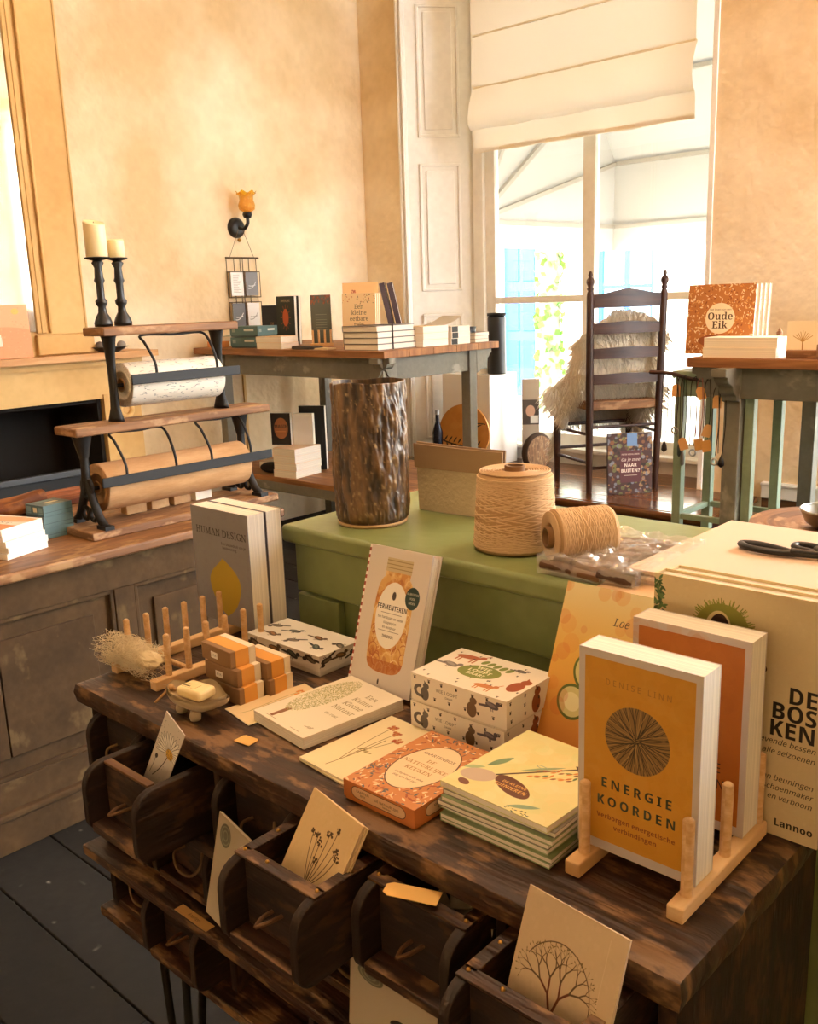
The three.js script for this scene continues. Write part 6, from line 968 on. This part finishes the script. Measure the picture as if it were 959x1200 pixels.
// ================================================================ AT THE WINDOW
{
  const y = 0.9505; const bt = thing('black_canister', 'tall black ribbed canister on the white plinth', 'canister', [-3.735, y, -4.93]); part(bt, 'body', lathe([[0, 0], [0.058, 0], [0.06, 0.01], [0.058, 0.36], [0.05, 0.372], [0, 0.372]], 30), mat(0x1b1c20, 0.35)); part(bt, 'lid', lathe([[0, 0.372], [0.061, 0.372], [0.061, 0.39], [0, 0.392]], 30), M.blackPaint);
  ['bottom', 'second', 'third', 'top'].forEach((k, i) => book('dark_deck_book', `grey green deck box, ${k} of four on the white plinth`, { w: 0.11, h: 0.12, t: 0.038, color: 0x49504d, pose: 'flat', p: [-3.86, y + i * 0.0385, -4.875], turn: rnd(-0.04, 0.04), category: 'box', group: 'deck boxes on the plinth' }));
  const rp = onZ(547, 507, -4.77), disc = printMat(256, 256, (g, w, h) => { g.fillStyle = '#c98a3c'; g.fillRect(0, 0, w, h); noiseFill(g, w, h, 120, ['#d39a4c', '#bb7b2e'], 8, 30, 0.15); const c = '#241a10'; stem(g, 160, 250, 190, 40, 20, 6, c); for (let i = 0; i < 16; i++) leafAt(g, 168 + i * 1.2, 230 - i * 12, i % 2 ? -0.4 : -2.5, 34, 7, c); stem(g, 90, 90, 84, 20, -10, 4, c); leafAt(g, 84, 30, 1.2, 60, 5, c); });
  const rb = thing('round_board', 'round orange wooden board with black plant drawing leaning on the plinth', 'board', [-3.9, PL, -4.75], 0.15); rb.position.set(rp.x, PL, -4.745); const rr = 0.19; const cg = new THREE.CylinderGeometry(rr, rr, 0.014, 48).rotateX(Math.PI / 2); part(rb, 'disc', cg, [mat(0xc98a3c, 0.6), disc, mat(0xc98a3c, 0.6)], [0, rp.y - PL, 0], [-0.05, 0, 0]); part(rb, 'easel_foot', rbox(0.05, rp.y - PL - rr + 0.04, 0.06), M.beech, [0, (rp.y - PL - rr + 0.04) / 2, -0.03]);
  const dk = onZ(513, 505, -4.6); const bo = thing('dark_bottle', 'slim dark blue bottle standing by the shutter', 'bottle', [dk.x, PL, -4.6]); part(bo, 'body', lathe([[0, 0], [0.032, 0], [0.034, 0.01], [0.034, 0.24], [0.02, 0.29], [0.013, 0.31], [0.013, 0.36], [0, 0.36]], 20), mat(0x1a2236, 0.25)); part(bo, 'cap', cyl(0.015, 0.015, 0.03, 16), M.steel, [0, 0.372, 0]);
  const nb = onZ(622, 470, -5.02), nt = onZ(622, 444, -5.02); card('tall_poster_board', 'tall narrow board with a photo leaning in the window corner', { w: 0.11, h: nt.y - PL, t: 0.03, color: 0xcabfae, front: printMat(96, 384, (g, w, h) => { g.fillStyle = '#b9aa96'; g.fillRect(0, 0, w, h); g.fillStyle = '#544a44'; g.fillRect(0, 90, w, 110); g.fillStyle = '#d0a890'; g.beginPath(); g.arc(46, 140, 26, 0, 7); g.fill(); g.fillStyle = '#f0ece4'; g.fillRect(46, 160, 44, 34); }), p: [nb.x, PL, -5.02], turn: 0.7, category: 'board' });
  const sl = onZ(630, 540, -4.86), ws = thing('wood_slice', 'rough round wood slice standing under the tall narrow board', 'wood', [sl.x, PL, -4.86], 1.35); part(ws, 'wood_face', mv(new THREE.CylinderGeometry(0.105, 0.105, 0.05, 34), 0, 0.125, 0, Math.PI / 2), M.rustic); part(ws, 'bark_ring', mv(new THREE.TorusGeometry(0.1, 0.025, 8, 34), 0, 0.125, 0), mat(0x3f2c1c, 0.95));
  // book in front of the chair
  const bL = onY(712, 580, PL), f = printMat(300, 420, (g, w, h) => { g.fillStyle = '#4a2f2c'; g.fillRect(0, 0, w, h); noiseFill(g, w, h, 260, ['#7d8a4c', '#a06a3c', '#2c2420', '#c9a06a', '#5f3a34', '#8fa0b0'], 4, 16, 0.7); g.fillStyle = '#6f93c4'; g.fillRect(130, 0, 70, 90); g.fillStyle = '#5d2f36'; g.fillRect(84, 120, 140, 220); txt(g, 'PETER WOHLLEBEN', 154, 146, 14, '#e9dcc8'); txt(g, 'Ga je mee', 154, 182, 28, '#f2e8d8', { italic: true, font: 'serif' }); txt(g, 'NAAR', 154, 220, 32, '#f2e8d8', { bold: true }); txt(g, 'BUITEN?', 154, 258, 32, '#f2e8d8', { bold: true }); g.fillStyle = '#e9dcc8'; g.fillRect(110, 290, 90, 3); noiseFill(g, w, h - 340, 0, ['#000'], 1, 2); });
  const bR = onY(763, 577, PL), bw = bL.distanceTo(bR), bt2 = onZ(712, 509, bL.z).y - PL; book('nature_book', 'dark colourful book about going outdoors standing before the chair', { w: bw, h: bt2, t: 0.02, front: f, color: 0x3a2624, p: [(bL.x + bR.x) / 2, PL + 0.0005, (bL.z + bR.z) / 2], turn: Math.atan2(-(bR.z - bL.z), bR.x - bL.x), lean: 0.05 });
}
// ================================================================ THINGS ON THE RIGHT TABLE AND NECKLACES
{
  const fo = printMat(420, 420, (g, w, h) => { g.fillStyle = '#b5753a'; g.fillRect(0, 0, w, h); for (let i = 0; i < 620; i++) leafAt(g, rnd(0, w), rnd(0, h), rnd(0, 6), rnd(10, 26), rnd(4, 9), ['#ecd7ae', '#8a4a22', '#e0b478', '#d49044', '#f0e2c4'][i % 5]); g.fillStyle = '#8f4f24'; g.beginPath(); g.ellipse(210, 340, 130, 40, 0, 0, 7); g.fill(); g.fillStyle = '#f1e6cd'; g.beginPath(); g.ellipse(210, 205, 92, 92, 0, 0, 7); g.fill(); txt(g, 'Het leven van een', 210, 152, 17, '#6a5238'); txt(g, 'Oude', 210, 192, 60, '#4a3826', { font: 'serif', bold: true }); txt(g, 'Eik', 210, 244, 60, '#4a3826', { font: 'serif', bold: true }); });
  const b = onZ(806, 419, -3.5), e = onZ(880, 419, -3.5), top = onZ(820, 336, -3.5), w = (e.x - b.x) / Math.cos(0.15), lab = ['orange illustrated oak book facing the room on the right table', 'second oak book behind the front copy', 'third oak book behind the front copy', 'rearmost oak book of the row'];
  const st = printMat(40, 256, (g, W, h) => { g.fillStyle = '#e6e0d6'; g.fillRect(0, 0, W, h); for (let i = 0; i < 60; i++) { g.fillStyle = ['#3a3f48', '#9aa0a8', '#c98a4a', '#6a7078'][i % 4]; g.fillRect(rnd(0, 40), rnd(0, h), rnd(5, 16), rnd(4, 12)); } });
  for (let i = 3; i >= 0; i--) { const k = book('oak_book', lab[i], { w, h: top.y - LT + 0.005, t: 0.026, front: i ? undefined : fo, color: 0xdccfb4, hard: true, p: [(b.x + e.x) / 2 + i * 0.004, LT + 0.001, -3.5 - i * 0.032], turn: 0.1, lean: 0.1 }); k.getObjectByName('page_block').material = st ? [st, st, pageV, pageV, pageU, pageU] : pageMats; }
  const fb = onZ(872, 418, -3.38); pile('flat_white_book', ['thick cream book lying flat in front of the oak book', 'thin white booklet on the thick cream book'], { w: 0.27, h: 0.14, t: 0.036, color: 0xeee2cc, p: [fb.x - 0.01, LT + 0.0005, -3.425], turn: 0.03 });
  const hc = onZ(940, 412, -3.4), hd = thing('card_holder', 'small wooden block card holder at the table edge', 'holder', [hc.x, LT + 0.0003, -3.4], 0.3); part(hd, 'block', rbox(0.1, 0.028, 0.04, 0.003), M.rustic, [0, 0.0145, 0.01]); part(hd, 'back_block', rbox(0.1, 0.02, 0.018, 0.003), M.rustic, [0, 0.0105, -0.02]);
  card('tree_print_card', 'cream card with a golden tree in the wooden holder', { w: 0.105, h: 0.12, t: 0.002, color: 0xf0dcb8, front: printMat(160, 180, (g, W, h) => { g.fillStyle = '#f0d9ae'; g.fillRect(0, 0, W, h); stem(g, 80, 150, 80, 90, 0, 6, '#a8762e'); for (let i = 0; i < 9; i++) stem(g, 80, 110, 80 + (i - 4) * 12, 50 + Math.abs(i - 4) * 7, 0, 3, '#b5853a'); noiseFill(g, 1, 1, 0, ['#000'], 1, 2); }), p: [hc.x - 0.003, LT + 0.009, -3.4105], turn: 0.3 });
  solo('wooden_post', 'short turned wooden post beside the oak books', 'ornament', lathe([[0, 0], [0.014, 0], [0.012, 0.02], [0.008, 0.05], [0.012, 0.08], [0, 0.1]], 14), M.rustic, [onZ(913, 408, -3.6).x, LT + 0.0003, -3.6]);
  const h2 = onZ(962, 414, -3.38); solo('wooden_block', 'bare wooden block at the table edge by the card holder', 'block', rbox(0.06, 0.05, 0.05, 0.003), M.rustic, [h2.x + 0.02, LT + 0.0255, -3.39]);
  // branch with hooks and necklaces
  const r0 = onZ(762, 436, -3.37), r1 = onZ(840, 447, -3.37), br = thing('necklace_bar', 'thin dark branch carrying the necklaces on the green stand', 'bar', [0, 0, 0]); part(br, 'branch', tube([r0.toArray(), lerpP(r0, r1, 0.3, 0.006), lerpP(r0, r1, 0.65, -0.004), r1.toArray()], 0.0075, 30, 8), M.chair);
  part(br, 'bracket', rbox(0.02, 0.012, 0.06), M.chair, [r1.x - 0.03, r1.y + 0.004, -3.392]);
  const list = [[781, 440, 530, 'teardrop', 0x241a12, 'necklace with a dark drop pendant hanging at the end of the branch', 0], [793, 442, 513, 'ring', 0xa8a49a, 'necklace with a silver ring pendant', 1], [803, 443, 545, 'bead', 0x6a6a64, 'black cord necklace with a long grey bead', 1], [799, 442, 534, 'bead', 0x3f4a4a, 'long black cord necklace with a dark bead', 0], [815, 444, 539, 'ring', 0xb9bcc0, 'necklace with thin silver chain pendant', 0], [822, 445, 528, 'tag', 0xd89a50, 'pink cord necklace with an orange tag', 1], [831, 446, 530, 'tag', 0xd89a50, 'black cord necklace with a round orange tag', 1], [841, 455, 550, 'ring', 0xc8c8c4, 'dark cord necklace with a pale pearl pendant', 1], [849, 455, 548, 'teardrop', 0x1a1512, 'dark cord necklace with a black drop at the table leg', 0]];
  list.forEach(([px, py, pe, kind, c, l, tg], i) => {
    const a = onZ(px, py, -3.36), b = onZ(px - 1, pe - 10, -3.36), n = thing('necklace', l, 'necklace', [a.x, b.y, -3.36], 0, 'necklaces on the branch'), H = a.y - b.y, cordM = mat([0x17120f, 0x2a1e18, 0xa0625a][i === 5 ? 2 : i % 2], 0.7);
    part(n, 'cord', tube([[-0.012, 0.02, 0.002], [-0.013, H * 0.5, 0.002], [-0.008, H - 0.004, 0.004], [0, H + 0.009, -0.008], [0.008, H - 0.004, 0.004], [0.012, H * 0.5, 0.002], [0.004, 0.02, 0.002]], 0.0016, 50, 6), cordM);
    const pm = mat(c, 0.35, { metalness: kind === 'ring' ? 0.9 : 0 });
    if (kind === 'teardrop') part(n, 'pendant', lathe([[0, -0.035], [0.012, -0.024], [0.01, -0.008], [0.003, 0.01], [0, 0.02]], 16), pm); else if (kind === 'bead') part(n, 'pendant', lathe([[0, -0.04], [0.008, -0.03], [0.009, 0], [0.004, 0.02], [0, 0.022]], 14), pm); else if (kind === 'ring') part(n, 'pendant', mv(new THREE.TorusGeometry(0.012, 0.004, 8, 20), 0, -0.005, 0), pm); else part(n, 'pendant', rbox(0.034, 0.044, 0.004, 0.002), pm, [0, -0.01, 0], [0, 0.3, 0.2]);
    if (tg) part(n, 'price_tag', extr(poly([[-0.016, -0.024], [0.016, -0.024], [0.016, 0.014], [0.008, 0.024], [-0.008, 0.024], [-0.016, 0.014]]), 0.001), M.tagKraft, [0.004, i % 2 ? H - 0.05 : 0.05, 0.006], [0, 0.6, 0.3 * (i % 3 - 1)]);
  });
}
function lerpP(a, b, t, dy) { return [lerp(a.x, b.x, t), lerp(a.y, b.y, t) + dy, lerp(a.z, b.z, t)]; }

scene.traverse((o) => { if (o.isMesh) { o.castShadow = true; o.receiveShadow = true; } });
renderer.render(scene, camera);
